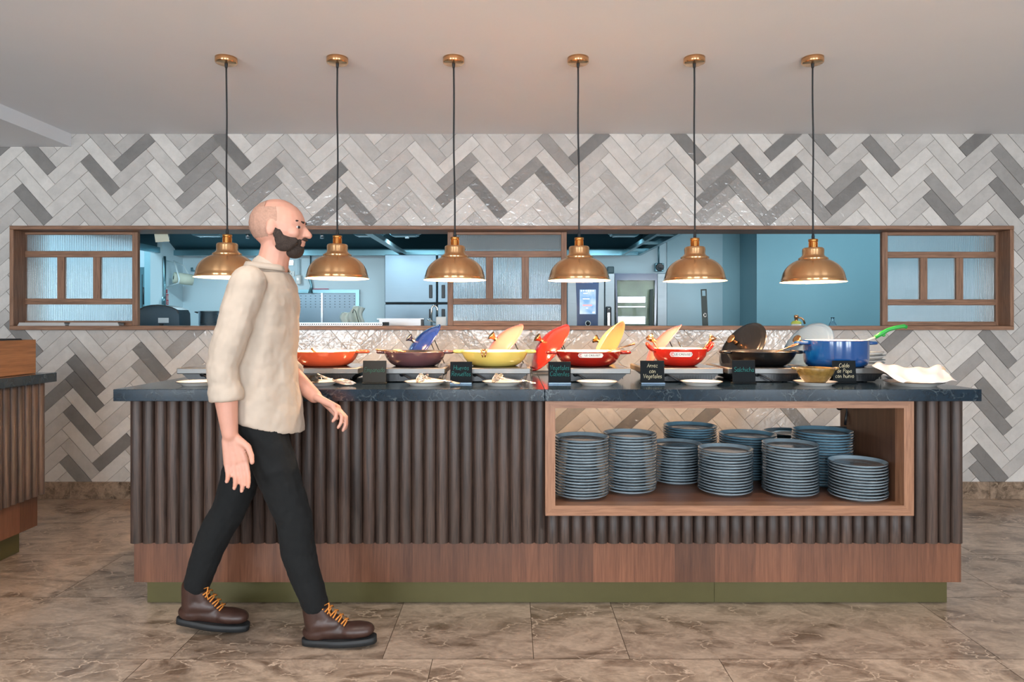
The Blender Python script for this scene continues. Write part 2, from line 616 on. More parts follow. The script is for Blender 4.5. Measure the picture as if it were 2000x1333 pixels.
M_blueplate2 = simple('deep_blue_stoneware', lin(110, 148, 168), .2, coat=.5, var=.22, scale=14)
M_platewell = simple('brown_grey_glaze', lin(128, 116, 108), .16, coat=.5, var=.2, scale=18)
M_platerim = simple('dark_speckled_rim', lin(52, 50, 52), .25, coat=.5, var=.5, scale=60)
M_silver = simple('polished_steel', (.78, .72, .66, 1), .18, metal=1)
M_gold = simple('bronze_cutlery', lin(206, 150, 110), .25, metal=1)
M_napkin = simple('white_paper', lin(242, 230, 224), .8, var=.02)
M_kwall = simple('kitchen_wall', lin(214, 232, 238), .5, var=.02, scale=2)  # whitish wall, slight blue of the cool light put into the colour
M_kcool = simple('kitchen_wall_cool_cast', lin(144, 184, 194), .5, var=.02, scale=2)  # white wall in dim cool light, its blue cast painted into the colour
M_ksteel = steel('kitchen_steel', (.24, .31, .36, 1), .42)
M_hood = simple('hood_inside', lin(58, 92, 102), .45, metal=.6)
M_hoodl = simple('hood_edge', lin(120, 158, 168), .3, metal=.8)
# ------------------------------------------------------------------ the room
YW = 4.642          # tiled wall
CZ = 2.479          # ceiling
m = MB()
# floor slabs in courses that run across the room
m.cur = 1
m.box(-6, 6, -3.6, YW, -.06, -.003)
m.cur = 0
random.seed(11)
rows = []
y = 2.434
while y > -3.4:
    y -= .546
rows = []
while y < YW:
    rows.append((max(y, -3.6), min(y + .546, YW)))
    y += .546
fixed = {7: None}
for (a, b_) in rows:
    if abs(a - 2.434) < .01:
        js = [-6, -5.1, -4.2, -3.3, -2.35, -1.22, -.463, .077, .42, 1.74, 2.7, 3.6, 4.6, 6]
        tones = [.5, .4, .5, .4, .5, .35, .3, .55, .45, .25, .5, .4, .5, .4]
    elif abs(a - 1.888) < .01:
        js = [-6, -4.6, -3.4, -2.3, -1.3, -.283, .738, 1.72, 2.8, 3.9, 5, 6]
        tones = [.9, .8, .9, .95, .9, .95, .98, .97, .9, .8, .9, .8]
    else:
        js = [-6]
        while js[-1] < 5.2:
            js.append(js[-1] + random.choice((.62, .9, 1.02)))
        js.append(6)
        tones = [random.uniform(.25, .85) for _ in js]
    for i in range(len(js) - 1):
        x0, x1 = js[i] + .0012, js[i + 1] - .0012
        m.av = tones[i] + .0001 * i
        m.add([(x0, a + .0012, 0), (x1, a + .0012, 0), (x1, b_ - .0012, 0), (x0, b_ - .0012, 0)], [(0, 1, 2, 3)])
m.av = 0.0
struct(m.build('floor', [M_floor, M_fgrout]))

m = MB()
m.box(-6, 6, -3.6, YW + .2, CZ, CZ + .12)
struct(m.build('ceiling', M_ceil))
m = MB()
m.box(-6, -2.994, -3.6, YW, 2.391, CZ)
struct(m.build('trim_1', M_ceil))
m = MB(); m.box(-6.1, -6, -3.6, YW + .2, 0, CZ); struct(m.build('wall_left', M_wallp))
m = MB(); m.box(6, 6.1, -3.6, YW + .2, 0, CZ); struct(m.build('wall_right', M_wallp))
# wall behind the viewer, with three tall windows
m = MB()
edges = [-6, -4.7, -2.5, -1.1, 1.1, 2.5, 4.7, 6]
for i in range(0, 7, 2):
    m.box(edges[i], edges[i + 1], -3.6, -3.45, 0, CZ)
for i in (1, 3, 5):
    m.box(edges[i], edges[i + 1], -3.6, -3.45, 0, .4)
    m.box(edges[i], edges[i + 1], -3.6, -3.45, 2.3, CZ)
struct(m.build('wall_rear', M_wallp))
for k, i in enumerate((1, 3, 5)):
    m = MB()
    x0, x1 = edges[i], edges[i + 1]
    for (a, b_, c, d) in ((x0, x0 + .05, .4, 2.3), (x1 - .05, x1, .4, 2.3), (x0, x1, .4, .45), (x0, x1, 2.25, 2.3),
                          ((x0 + x1) / 2 - .025, (x0 + x1) / 2 + .025, .4, 2.3)):
        m.box(a, b_, -3.56, -3.5, c, d)
    struct(m.build('window_%d' % (k + 2), M_framez))

# ------------------------------------------------------------------ tiled wall with the long serving hatch
OX0, OX1 = PX(18, 4.60), PX(1981, 4.60)
OZ0, OZ1 = PZ(645, 4.60), PZ(441, 4.60)
m = MB()
m.cur = 1
x0, x1 = -6.0, 6.0
for (a, b_, c, d) in ((x0, x1, 0, OZ0 + .006), (x0, x1, OZ1 - .006, CZ), (x0, OX0 + .006, OZ0, OZ1), (OX1 - .006, x1, OZ0, OZ1)):
    m.box(a, b_, YW + .004, YW + .2, c, d)


def clip(poly, ax, val, keep_less):
    out = []
    for i in range(len(poly)):
        p, q = poly[i], poly[(i + 1) % len(poly)]
        dp = (val - p[ax]) if keep_less else (p[ax] - val)
        dq = (val - q[ax]) if keep_less else (q[ax] - val)
        if dp >= 0:
            out.append(p)
        if (dp >= 0) != (dq >= 0):
            t = dp / (dp - dq)
            out.append((p[0] + (q[0] - p[0]) * t, p[1] + (q[1] - p[1]) * t))
    return out


S = YW / F
U = Vector((126.2 * S, -7.8 * S))
V = Vector((-2.3 * S, -32.6 * S))
Lt, Wt = U.length / sqrt(2), V.length / sqrt(2)
th = math.atan2(U.y, U.x)
eH = Vector((cos(th + pi / 4), sin(th + pi / 4)))
eV = Vector((-sin(th + pi / 4), cos(th + pi / 4)))
A0 = Vector((PX(301.7, YW), PZ(309, YW)))
dark = [(264, 298), (199, 340), (59, 414), (96, 295), (10, 293), (390, 300), (455, 291), (642, 353), (635, 410), (677, 410),
        (893, 368), (954, 384), (1152, 291), (1084, 356), (1370, 272), (1405, 365), (1471, 323), (1533, 286), (1534, 340),
        (1615, 279), (1732, 305), (1662, 379), (1835, 417), (1891, 270), (1968, 400), (183, 747), (181, 778), (128, 788),
        (179, 843), (228, 899), (69, 660), (135, 933), (305, 709), (1967, 686), (1963, 780), (1909, 817), (1956, 915),
        (1912, 934), (1735, 663), (1340, 806), (1562, 815), (1257, 817)]
med = [(388, 335), (387, 368), (451, 351), (513, 339), (513, 372), (895, 332), (1023, 344), (1087, 300), (1280, 410),
       (1408, 326), (1401, 396), (1471, 382), (1594, 391), (1664, 347), (1860, 372), (1982, 312), (1975, 368), (1541, 414),
       (367, 676), (286, 726), (1111, 813), (1884, 717)]
tiles = []
g = .0028
random.seed(5)
zones = [(-5.2, 5.2, .115, OZ0), (-5.2, 5.2, OZ1, CZ), (-5.2, OX0, OZ0, OZ1), (OX1, 5.2, OZ0, OZ1)]
for i in range(-14, 15):
    for j in range(-50, 60):
        P = A0 + U * i + V * j
        for kind in 'HV':
            if kind == 'V':      # upper-right corner at P, runs down-right
                a = P - eH * (Wt - g / 2) - eV * g / 2
                c0, du, dv = P - eH * Wt - eV * Lt, eH * Wt, eV * Lt
            else:                # lower-right corner at P, runs down-left
                c0, du, dv = P - eH * Lt, eH * Lt, eV * Wt
            e1, e2 = du.normalized() * g / 2, dv.normalized() * g / 2
            quad = [c0 + e1 + e2, c0 + du - e1 + e2, c0 + du + dv - e1 - e2, c0 + dv + e1 - e2]
            cen = c0 + du / 2 + dv / 2
            if not (-5.5 < cen.x < 5.5 and -.2 < cen.y < CZ + .3):
                continue
            tiles.append((kind, cen, quad))


def nearest(px, py, used):
    t = Vector((PX(px, YW), PZ(py, YW)))
    best = min((i for i in range(len(tiles)) if i not in used), key=lambda i: (tiles[i][1] - t).length)
    used.add(best)
    return best


used = set()
tone = {}
for p in dark:
    tone[nearest(p[0], p[1], used)] = random.uniform(.03, .14)
for p in med:
    tone[nearest(p[0], p[1], used)] = random.uniform(.24, .36)
m.cur = 0
for i, (kind, cen, quad) in enumerate(tiles):
    t = tone.get(i)
    if t is None:
        t = random.choice((.52, .58, .66, .74, .80, .86, .92, .98)) + random.uniform(-.03, .02)
        if abs(cen.x) > 3.6 and random.random() < .2:
            t = .2
    m.av = max(.01, t)
    tx, tz, off = random.uniform(-.006, .006), random.uniform(-.006, .006), random.uniform(0, .0006)
    for (a, b_, c, d) in zones:
        poly = [(q.x, q.y) for q in quad]
        for ax, val, kl in ((0, a, False), (0, b_, True), (1, c, False), (1, d, True)):
            poly = clip(poly, ax, val, kl)
            if len(poly) < 3:
                break
        if len(poly) < 3:
            continue
        n = len(poly)
        front = [(p[0], YW - .0035 - off + (p[0] - cen.x) * tx + (p[1] - cen.y) * tz, p[1]) for p in poly]
        back = [(p[0], YW + .005, p[1]) for p in poly]
        m.add(front + back, [tuple(range(n))] + [(k, n + k, n + (k + 1) % n, (k + 1) % n) for k in range(n)])
m.av = 0.0
struct(m.build('wall_back', [M_tile, M_grout]))
m = MB()
xx = -5.6
random.seed(3)
while xx < 5.6:
    m.box(xx + .001, xx + .519, YW - .014, YW + .004, 0, .115)
    xx += .52
struct(m.build('baseboard_back', M_skirt))

# hatch frame (structure) and three reeded-glass sashes
m = MB()
t = .026
fy0, fy1 = 4.60, YW + .2
m.box(OX0, OX1, fy0, fy1, OZ1 - .026, OZ1, bev=.003)
m.box(OX0, OX1, fy0, fy1, OZ0, OZ0 + .028, bev=.003)
hw = struct(m.build('window_1', M_frame))
m = MB()
m.box(OX0, OX0 + t, fy0 + .001, fy1, OZ0 + .028, OZ1 - .026, bev=.003)
m.build('jamb', M_framez, hw)
m = MB()
m.box(OX1 - t, OX1, fy0 + .001, fy1, OZ0 + .028, OZ1 - .026, bev=.003)
m.build('jamb', M_framez, hw)

M_reed = glass('reeded_glass', (.86, .96, 1, 1), .07, 1.42)
M_reed.node_tree.nodes['Principled BSDF'].inputs['Transmission Weight'].default_value = .88


def pane(m, x0, x1, z0, z1, y):
    n = max(2, int(round((x1 - x0) / .0122)))
    st = 8
    N = n * st
    vs = []
    for i in range(N + 1):
        x = x0 + (x1 - x0) * i / N
        a = (i % st) / st
        yy = y - .0040 * sin(pi * a)
        vs += [(x, yy, z0), (x, yy, z1), (x, y + .004, z0), (x, y + .004, z1)]
    fs = []
    for i in range(N):
        b = i * 4
        fs.append((b + 2, b + 3, b + 7, b + 6))
        fs.append((b, b + 2, b + 6, b + 4)); fs.append((b + 1, b + 5, b + 7, b + 3))
    fs.append((0, 1, 3, 2)); e = N * 4; fs.append((e, e + 2, e + 3, e + 1))
    m.add(vs, fs, False)
    m.add([q for i in range(N + 1) for q in (vs[4 * i], vs[4 * i + 1])], [(2 * i, 2 * i + 2, 2 * i + 3, 2 * i + 1) for i in range(N)], True)


def sash(px0, px1, py0, label, Y=4.715):
    """px0/px1 edges of the sash, py0 a small vertical offset"""
    sx = (px1 - px0) / 233.0
    def X(p): return PX(px0 + p * sx, Y)
    def Z(p): return PZ(p + py0, Y)
    r = thing('sliding_window_sash', label, 'window sash', (PX((px0 + px1) / 2, Y), Y + .015, OZ0 + .028), group='reeded glass sashes of the serving hatch')
    ox, oy, oz = r.location
    zt, zb = OZ1 - .028, OZ0 + .0285
    y0, y1 = Y, Y + .032
    def one(nm, mat, *b_):
        q = MB(); q.box(*b_, bev=.002); q.build(nm, mat, r)
    one('stile', M_framez, X(0) - ox, X(11) - ox, y0 - oy, y1 - oy, zb - oz, zt - oz)
    one('stile', M_framez, X(222) - ox, X(233) - ox, y0 - oy, y1 - oy, zb - oz, zt - oz)
    for (a, b_) in ((75, 89), (145, 159)):
        one('mullion', M_framez, X(a) - ox, X(b_) - ox, y0 - oy + .003, y1 - oy - .003, Z(584) - oz, Z(502) - oz)
    one('rail', M_frame, X(11) - ox, X(222) - ox, y0 - oy, y1 - oy, Z(458.5) - oz, zt - oz)
    one('rail', M_frame, X(11) - ox, X(222) - ox, y0 - oy, y1 - oy, Z(502.5) - oz, Z(490.5) - oz)
    one('rail', M_frame, X(11) - ox, X(222) - ox, y0 - oy, y1 - oy, Z(595) - oz, Z(583.5) - oz)
    one('rail', M_frame, X(11) - ox, X(222) - ox, y0 - oy, y1 - oy, zb - oz, Z(627) - oz)
    for (a, b_, c, d) in ((11, 222, 459, 490), (11, 75, 503, 583), (89, 145, 503, 583), (159, 222, 503, 583), (11, 222, 595.5, 627)):
        mp_ = MB()
        pane(mp_, X(a) - ox - .003, X(b_) - ox + .003, Z(d) - oz - .003, Z(c) - oz + .003, .004)
        mp_.build('pane', M_reed, r)
    return r


sash(36, 269, 0, 'oak sash with five reeded panes at the left end of the hatch')
sash(874, 1107, 0, 'oak sash with five reeded panes in the middle of the hatch')
sash(1723, 1956, 1.5, 'oak sash with five reeded panes at the right end of the hatch')

# ------------------------------------------------------------------ pendants
LY = 3.30
ZR = 1.405
prof_px = [(9, 463), (10, 466), (8.6, 468.5), (8.6, 480)]


def sh(dx, y):
    return (dx / 1.09 / 404.0, ZR + (547.5 - y) / 404.0 - ZR)


def pendant(px, rim_y, canopy_px, label):
    X = PX(px, LY)
    zr = PZ(rim_y + 1.5, LY)
    r = thing('pendant_lamp', label, 'pendant lamp', (X, LY, zr), group='brass pendant lamps in a row')
    cz = CZ - zr
    # shade: outer dome
    m = MB()
    outer = [(19, 480.5), (21, 482), (22, 485), (21.5, 494), (23, 496.5), (27, 499.5), (29.5, 500.5), (30, 502.5), (29, 504), (33, 505),
             (40, 508), (47, 512.5), (52.5, 517.5), (57, 523), (60.5, 529.5), (62.5, 536), (63.6, 541.5), (64.6, 542), (64.6, 543.5), (64, 544.2), (66.5, 547.5)]
    pr = [sh(*q) for q in outer]
    m.lathe([(0.0085, sh(9, 479.5)[1])] + pr, 64)
    m.build('shade', M_brass, r)
    m = MB()
    inner = [(max(q[0] - .002, .002), q[1] - .0018) for q in pr]
    inner[-1] = (pr[-1][0], pr[-1][1])
    m.lathe([(0, inner[0][1])] + inner, 64)
    m.build('lining', M_shadein, r)
    m = MB()
    m.lathe([(0, sh(0, 463)[1])] + [sh(*q) for q in ((5, 463), (9.8, 463.8), (9.8, 468), (8.4, 468.8), (8.4, 480), (0, 480.5))], 32)
    for k in range(20):
        a = 2 * pi * k / 20
        m.box(-.0012, .0012, -.001, .001, sh(0, 479.5)[1], sh(0, 469.5)[1], Matrix.Rotation(a, 4, 'Z') @ Matrix.Translation((.0195, 0, 0)))
    m.build('socket', M_brassd, r)
    # cord, a little wavy
    zt = sh(0, 463)[1]
    m = MB()
    random.seed(int(px))
    ph = random.uniform(0, 6)
    amp = .0022
    dx = PX(canopy_px, LY) - X
    pts = []
    for k in range(15):
        s_ = k / 14
        pts.append((dx * s_ + amp * sin(ph + s_ * 8) * sin(pi * s_), 0, zt + (cz - .03 - zt) * s_))
    m.tube(pts, .0042, 8)
    m.tube([(0, 0, zt - .001), (0, 0, zt + .012), (0, 0, zt + .026)], [.0065, .0075, .005], 10)
    m.tube([(dx, 0, cz - .048), (dx, 0, cz - .022)], [.006, .0085], 10)
    m.build('cord', M_cord, r)
    m = MB()
    m.lathe([(0, cz - .028), (.044, cz - .028), (.050, cz - .026), (.0515, cz - .022), (.0515, cz - .0005), (0, cz - .0005)], 40,
            Matrix.Translation((dx, 0, 0)))
    m.build('ceiling_rose', M_brass, r)
    m = MB()
    m.ell((0, 0, .085), .026, .026, .032)
    m.build('bulb', M_bulb, r)
    d = bpy.data.lights.new('bulb_light', 'POINT')
    d.energy = 12.5
    d.color = (1.0, .74, .50)
    d.shadow_soft_size = .03
    o = bpy.data.objects.new('bulb_light', d)
    COL.objects.link(o)
    o.parent = r
    o.location = (0, 0, .038)
    return r


M_bulb = simple('warm_bulb', (1, .8, .5, 1), .5, emit=(1.0, .74, .45, 1), es=6)
for px, ry, cp, lb in ((444, 541, 442, 'brass dome pendant lamp above the walking man, leftmost of the six'),
                       (659, 543, 659, 'brass dome pendant lamp above the orange casserole, right of the man'),
                       (888.5, 546, 886, 'brass dome pendant lamp overlapping left edge of the middle glass sash'),
                       (1131, 547, 1129, 'brass dome pendant lamp overlapping right edge of the middle glass sash'),
                       (1357, 548, 1356, 'brass dome pendant lamp above the red pot, right of the oven'),
                       (1588, 550, 1587, 'brass dome pendant lamp above the blue Dutch oven, rightmost of the six')):
    pendant(px, ry, cp, lb)

# recessed ceiling spots between the viewer and the counter
k = 0
for (x, y, w_) in ((-2.7, 1.9, 26), (-.9, 1.9, 38), (.9, 1.9, 42), (2.7, 1.9, 30), (-1.6, .3, 26), (1.6, .3, 30)):
    nm = ('left outer', 'left inner', 'right inner', 'right outer', 'rear left', 'rear right')[k]
    m = MB()
    m.lathe([(0, -.004), (.036, -.004), (.042, -.006), (.05, -.004), (.05, .0), (0, .0)], 28)
    o = m.build('recessed_spotlight', M_white, None, (x, y, CZ - .0005))
    tag(o, 'small round recessed ceiling spotlight, the %s one in front of the counter' % nm, 'ceiling light', 'recessed ceiling spotlights')
    downlight(x, y, w_)
    k += 1
# ------------------------------------------------------------------ island counter
ST = 0.9305          # top of the stone
SB = ST - .048
SX0, SX1 = -1.607, 1.893
FXa, FXb = PX(250, 2.80), PX(1885, 2.80)
FZ = .291            # foot of the staves
NX0, NX1 = PX(1065, 2.775), PX(1785, 2.775)
NZ0, NZ1 = PZ(1008, 2.775), SB
isl = thing('island_counter', 'long buffet island counter clad in dark fluted oak with an open plate niche', 'counter', (0, 3.3, 0))
IO = Vector((0, 3.3, 0))


def stave(m, cx, y, z0, z1, w, axis='x', sgn=-1):
    n = 10
    r = w / 2
    pts = [(-r, 0), (-r, -.010)]
    pts = [(-r, .004)] + [(-r * cos(pi * k / n) * .985, -.004 - .021 * sin(pi * k / n)) for k in range(n + 1)] + [(r, .004)]
    if axis == 'x':
        poly = [(cx + p[0], y + p[1] * (-sgn)) for p in pts]
    else:
        poly = [(y + p[1] * (-sgn), cx - p[0] * 1) for p in pts]
    if (axis == 'x' and sgn == -1) or True:
        b = len(m.v)
        N = len(poly)
        vs = [(p[0], p[1], z0) for p in poly] + [(p[0], p[1], z1) for p in poly]
        m.add(vs, [])
        m.f.append([b + i for i in range(N)]); m.s.append(False); m.mi.append(m.cur); m.at.append(m.av)
        for k_ in range(N - 1):
            m.f.append([b + k_, b + k_ + 1, b + N + k_ + 1, b + N + k_]); m.s.append(True); m.mi.append(m.cur); m.at.append(m.av)


nst = 68
FPI = (FXb - FXa) / nst
FRONT = 2.825 - 3.3
m1, m2, m3 = MB(), MB(), MB()
for k in range(nst):
    cx = FXa + FPI * (k + .5)
    if cx < NX0 - .0:
        stave(m1, cx, FRONT, FZ, SB, FPI * .985)
    elif cx > NX1 + .0:
        stave(m3, cx, FRONT, FZ, SB, FPI * .985)
    else:
        stave(m2, cx, FRONT, FZ, NZ0, FPI * .985)
for mm in (m1, m2, m3):
    mm.v = [(v[0], v[1], v[2]) for v in mm.v]
m1.build('fluted_panel', M_flute, isl)
m2.build('fluted_panel', M_flute, isl)
m3.build('fluted_panel', M_flute, isl)
BK = 3.80 - 3.3
# fluted ends
for sx, sg in ((FXa, -1), (FXb, 1)):
    m = MB()
    yy = FRONT + .03
    while yy < BK - .03:
        n = 10; w = .049
        vs = []
        for k in range(n + 1):
            vs.append((sx - sg * .004 + sg * .02 * sin(pi * k / n) - sg * .018, yy + w * (.5 - .5 * cos(pi * k / n))))
        b = len(m.v)
        m.add([(p[0], p[1], FZ) for p in vs] + [(p[0], p[1], SB) for p in vs],
              [(k, k + 1, n + 2 + k, n + 1 + k) for k in range(n)] + [tuple(range(n + 1))], True)
        yy += .0502
    m.build('fluted_end', M_flutey, isl)
# carcass behind the staves
m = MB()
m.box(FXa + .012, NX0 + .02, FRONT + .001, BK, FZ + .004, SB - .001)
m.box(NX0 + .02, FXb - .012, FRONT + .001, BK, FZ + .004, NZ0 + .024)
m.box(NX1 - .02, FXb - .012, FRONT + .001, 3.25 - 3.3, NZ0 + .025, SB - .001)
m.box(FXb - .032, FXb - .012, 3.25 - 3.3, BK, NZ0 + .025, SB - .001)
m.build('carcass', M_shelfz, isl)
m = MB()
m.box(PX(262, 2.855), PX(1877, 2.855), 2.855 - 3.3, BK - .03, .113, FZ - .0005)
m.build('veneer_band', M_band, isl)
m = MB()
seam = PX(1395, 2.92)
m.box(PX(288, 2.92), seam - .0008, 2.92 - 3.3, BK - .09, .002, .1125)
m.box(seam + .0008, PX(1849, 2.92), 2.92 - 3.3, BK - .09, .002, .1125)
m.build('plinth', M_green, isl)
# niche: oak surround, inside boards
m = MB()
ny0, ny1 = 2.775 - 3.3, 2.84 - 3.3
th_ = .0405
m.prism([(NX0, NZ1), (NX1, NZ1), (NX1 - th_, NZ1 - .031), (NX0 + th_, NZ1 - .031)], ny0, ny1)
m.build('niche_rail', M_oak, isl)
m = MB()
m.prism([(NX0, NZ0), (NX1, NZ0), (NX1 - th_, NZ0 + .041), (NX0 + th_, NZ0 + .041)], ny0, ny1)
m.build('niche_rail', M_oak, isl)
m = MB()
m.prism([(NX0, NZ0), (NX0, NZ1), (NX0 + th_, NZ1 - .031), (NX0 + th_, NZ0 + .041)], ny0 + .0003, ny1)
m.build('niche_upright', M_oakz, isl)
m = MB()
m.prism([(NX1, NZ0), (NX1, NZ1), (NX1 - th_, NZ1 - .031), (NX1 - th_, NZ0 + .041)], ny0 + .0003, ny1)
m.build('niche_upright', M_oakz, isl)
SHZ = NZ0 + .041
m = MB()
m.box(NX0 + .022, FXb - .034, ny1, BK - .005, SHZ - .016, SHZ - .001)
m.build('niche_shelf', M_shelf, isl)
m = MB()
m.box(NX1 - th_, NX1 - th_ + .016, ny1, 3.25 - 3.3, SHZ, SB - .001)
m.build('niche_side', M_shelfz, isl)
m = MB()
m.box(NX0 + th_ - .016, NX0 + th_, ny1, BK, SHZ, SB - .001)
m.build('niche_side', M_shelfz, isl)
m = MB()
m.tube([(1.51, .05, SB - .012), (1.555, -.01, SB - .03), (1.578, -.043, SB - .05), (1.596, -.05, SB - .1), (1.585, -.06, SB - .13), (1.58, -.062, SB - .17)], .006, 8)
m.tube([(1.598, -.055, SB - .005), (1.597, -.06, SB - .07), (1.585, -.065, SB - .085), (1.557, -.062, SB - .09)], .006, 8)
m.ell((1.553, -.062, SB - .088), .014, .012, .012)
m.build('cable', M_black, isl)

# worktop, two stone slabs with a joint
jx = PX(1064, 2.75)
wt = thing('stone_worktop', 'dark blue grey veined stone worktop on the fluted island', 'worktop', (0, 3.3, ST))
m = MB(); m.box(SX0, jx - .0007, 2.75 - 3.3, 3.81 - 3.3, -.048, 0, bev=.0015); m.build('slab', M_slab, wt)
m = MB(); m.box(jx + .0007, SX1, 2.75 - 3.3, 3.81 - 3.3, -.048, 0, bev=.0015); m.build('slab', M_slab, wt)

# ------------------------------------------------------------------ second counter at the left
lc = thing('side_counter', 'dark fluted oak counter cut by the left edge of view', 'counter', (-2.9, 2.8, 0))
LX = -2.9; LYO = 2.8
fx = -2.475 - LX
m = MB()
yy = 3.63 - LYO
while yy > 1.6 - LYO:
    n = 10; w = .049
    vs = [(fx - .022 + .024 * sin(pi * k / n), yy - w * (.5 - .5 * cos(pi * k / n))) for k in range(n + 1)]
    m.add([(p[0], p[1], FZ) for p in vs] + [(p[0], p[1], SB) for p in vs],
          [(k, k + 1, n + 2 + k, n + 1 + k) for k in range(n)] + [tuple(range(n + 1))], True)
    yy -= .0502
m.build('fluted_panel', M_flutey, lc)
m = MB(); m.box(-.8, fx - .02, 1.6 - LYO, 3.625 - LYO, FZ + .002, SB - .001); m.build('carcass', M_shelfz, lc)
m = MB(); m.box(-.78, fx - .035, 1.62 - LYO, 3.61 - LYO, .125, FZ + .002); m.build('veneer_band', M_bandy, lc)
m = MB(); m.box(-.72, fx - .095, 1.7 - LYO, 3.56 - LYO, .002, .125); m.build('plinth', M_green, lc)
wl = thing('stone_worktop', 'dark stone worktop carrying the wooden crate at left', 'worktop', (-2.9, 2.8, ST))
m = MB()
m.box(-.88, -2.44 - LX, 1.55 - LYO, 3.02 - LYO, -.048, 0, bev=.0015)
m.build('slab', M_slab, wl)
m = MB(); m.box(-.88, -2.44 - LX, 3.0215 - LYO, 3.66 - LYO, -.048, 0, bev=.0015); m.build('slab', M_slab, wl)
cr = thing('wooden_crate', 'brown knotty wooden crate on the side counter at far left', 'crate', (-2.75, 3.0, ST))
m = MB()
for (a, b_, c, d) in ((.222, .24, -.6, .6), (-.24, -.222, -.6, .6), (-.222, .222, .582, .6), (-.222, .222, -.6, -.582)):
    m.box(a, b_, c, d, .001, .178, bev=.002)
m.box(-.222, .222, -.582, .582, .001, .015)
m.build('box', M_crate, cr)
m = MB()
m.box(-.215, .2, -.55, .56, .1, .185, bev=.006)
m.build('dark_tray', M_blackm, cr)

# ------------------------------------------------------------------ plate stacks in the niche
M_plates = None


def plate_proto(R, mats, h=.021):
    """coupe plate: outside, well, rim"""
    m = MB()
    out = [(0, .002), (R * .56, .002), (R * .58, 0), (R * .62, 0), (R * .64, .003), (R * .88, h * .42), (R * .978, h * .74), (R * .992, h * .92)]
    m.lathe(out, 40)
    body = m
    body.cur = 1
    body.lathe([(R * .992, h * .92), (R, h * .98), (R * .992, h * 1.03), (R * .965, h)], 40)
    body.cur = 0
    body.lathe([(R * .965, h), (R * .90, h * .72), (R * .84, h * .42)], 40)
    body.cur = 2
    body.lathe([(R * .84, h * .42), (R * .8, h * .36), (R * .5, .0045), (0, .004)], 40)
    return body.mesh('plate', mats)


def plate_obj(me, loc, rot, label, group, cat='plate'):
    o = bpy.data.objects.new('plate', me)
    COL.objects.link(o)
    o.location = loc
    o.rotation_euler = rot
    tag(o, label, cat, group)
    return o


ORD = ['topmost', 'second from top', 'third from top', 'fourth from top', 'fifth from top', 'sixth from top', 'seventh from top',
       'eighth from top', 'ninth from top', 'tenth from top', 'eleventh from top', 'twelfth from top', 'thirteenth from top',
       'fourteenth from top', 'fifteenth from top', 'sixteenth from top', 'seventeenth from top', 'eighteenth from top',
       'nineteenth from top', 'twentieth from top', 'twenty-first from top']
me_small = plate_proto(.118, [M_blueplate, M_platerim, M_platewell])
me_large = plate_proto(.134, [M_blueplate2, M_platerim, M_platewell], .024)
random.seed(8)
stacks = [
    (1136, 2.935, 's', 20, 'tall front stack at niche left end'),
    (1229.7, 3.03, 's', 20, 'tall stack second from the left'),
    (1320, 3.20, 's', 14, 'stack tucked behind second tall stack'),
    (1347, 3.47, 'l', 17, 'far wide stack in mid niche'),
    (1416, 3.00, 's', 15, 'front stack in the niche middle'),
    (1460, 3.29, 'l', 16, 'wide stack behind middle front stack'),
    (1543, 2.98, 's', 17, 'front stack second from right'),
    (1606, 3.165, 'l', 19, 'wide stack behind two right stacks'),
    (1675.5, 2.908, 's', 12, 'low front stack at niche right'),
    (1541, 3.655, 'l', 12, 'half hidden far stack between wide ones'),
]
stk_def = [(PX(a, b_), b_, c, d, e) for a, b_, c, d, e in stacks] + [(1.70, 3.50, 's', 15, 'far stack beside niche side panel')]
for (x, y, kd, n, desc) in stk_def:
    pitch = .01235
    z = SHZ
    for k in range(n):
        col_ = 'blue grey' if kd == 's' else 'deep blue'
        plate_obj(me_small if kd == 's' else me_large,
                  (x + random.uniform(-.0022, .0022), y + random.uniform(-.0022, .0022), z + k * pitch + .0002),
                  (random.uniform(-.004, .004), random.uniform(-.004, .004), random.uniform(0, 6.28)),
                  '%s plate, %s, %s' % (col_, ORD[n - 1 - k], desc), 'blue stoneware plates stacked in the niche')

# ------------------------------------------------------------------ hobs on the worktop
def hob(x0, x1, label, y0=3.06, y1=3.41, knob=None):
    cx, cy = (x0 + x1) / 2, (y0 + y1) / 2
    w, d = (x1 - x0) / 2, (y1 - y0) / 2
    r = thing('induction_hob', label, 'hob', (cx, cy, ST), group='induction hobs lined up on the worktop')
    zt = .0650
    m = MB()
    # thick stainless rim (frame) and glass top
    m.box(-w, w, -d, d, zt - .027, zt - .001, bev=.003)
    m.build('steel_rim', M_hobrim, r)
    m = MB(); m.box(-w + .014, w - .014, -d + .014, d - .014, zt - .001, zt, bev=.0004); m.build('glass_top', M_hobtop, r)
    m = MB()
    a, b_ = w - .015, w - .055
    m.prism([(-a, zt - .0275), (a, zt - .0275), (a - .012, zt - .038), (b_, .004), (-b_, .004), (-a + .012, zt - .038)], -d + .02, d - .02)
    for k in range(16):
        xx = -b_ * .3 + k * .012
        m.box(xx, xx + .004, -d + .0185, -d + .02, .014, .03)
    for sx in (-1, 1):
        for sy in (-1, 1):
            m.lathe([(0, 0), (.012, 0), (.012, .004), (0, .004)], 12, Matrix.Translation((sx * (b_ - .03), sy * (d - .05), 0)))
    m.build('base', M_black, r)
    if knob is not None:
        m = MB()
        kx = knob - cx
        m.lathe([(0, -.012), (.009, -.012), (.011, -.008), (.011, .004), (0, .004)], 16,
                Matrix.Translation((kx, -d + .012, .036)) @ Matrix.Rotation(pi / 2, 4, 'X'))
        m.tube([(kx, -d, .036), (kx + .02, -d - .01, .03), (kx + .05, -d - .02, .012), (kx + .062, -d - .021, .004)], .0042, 8)
        m.build('power_cord', M_black, r)
    return r


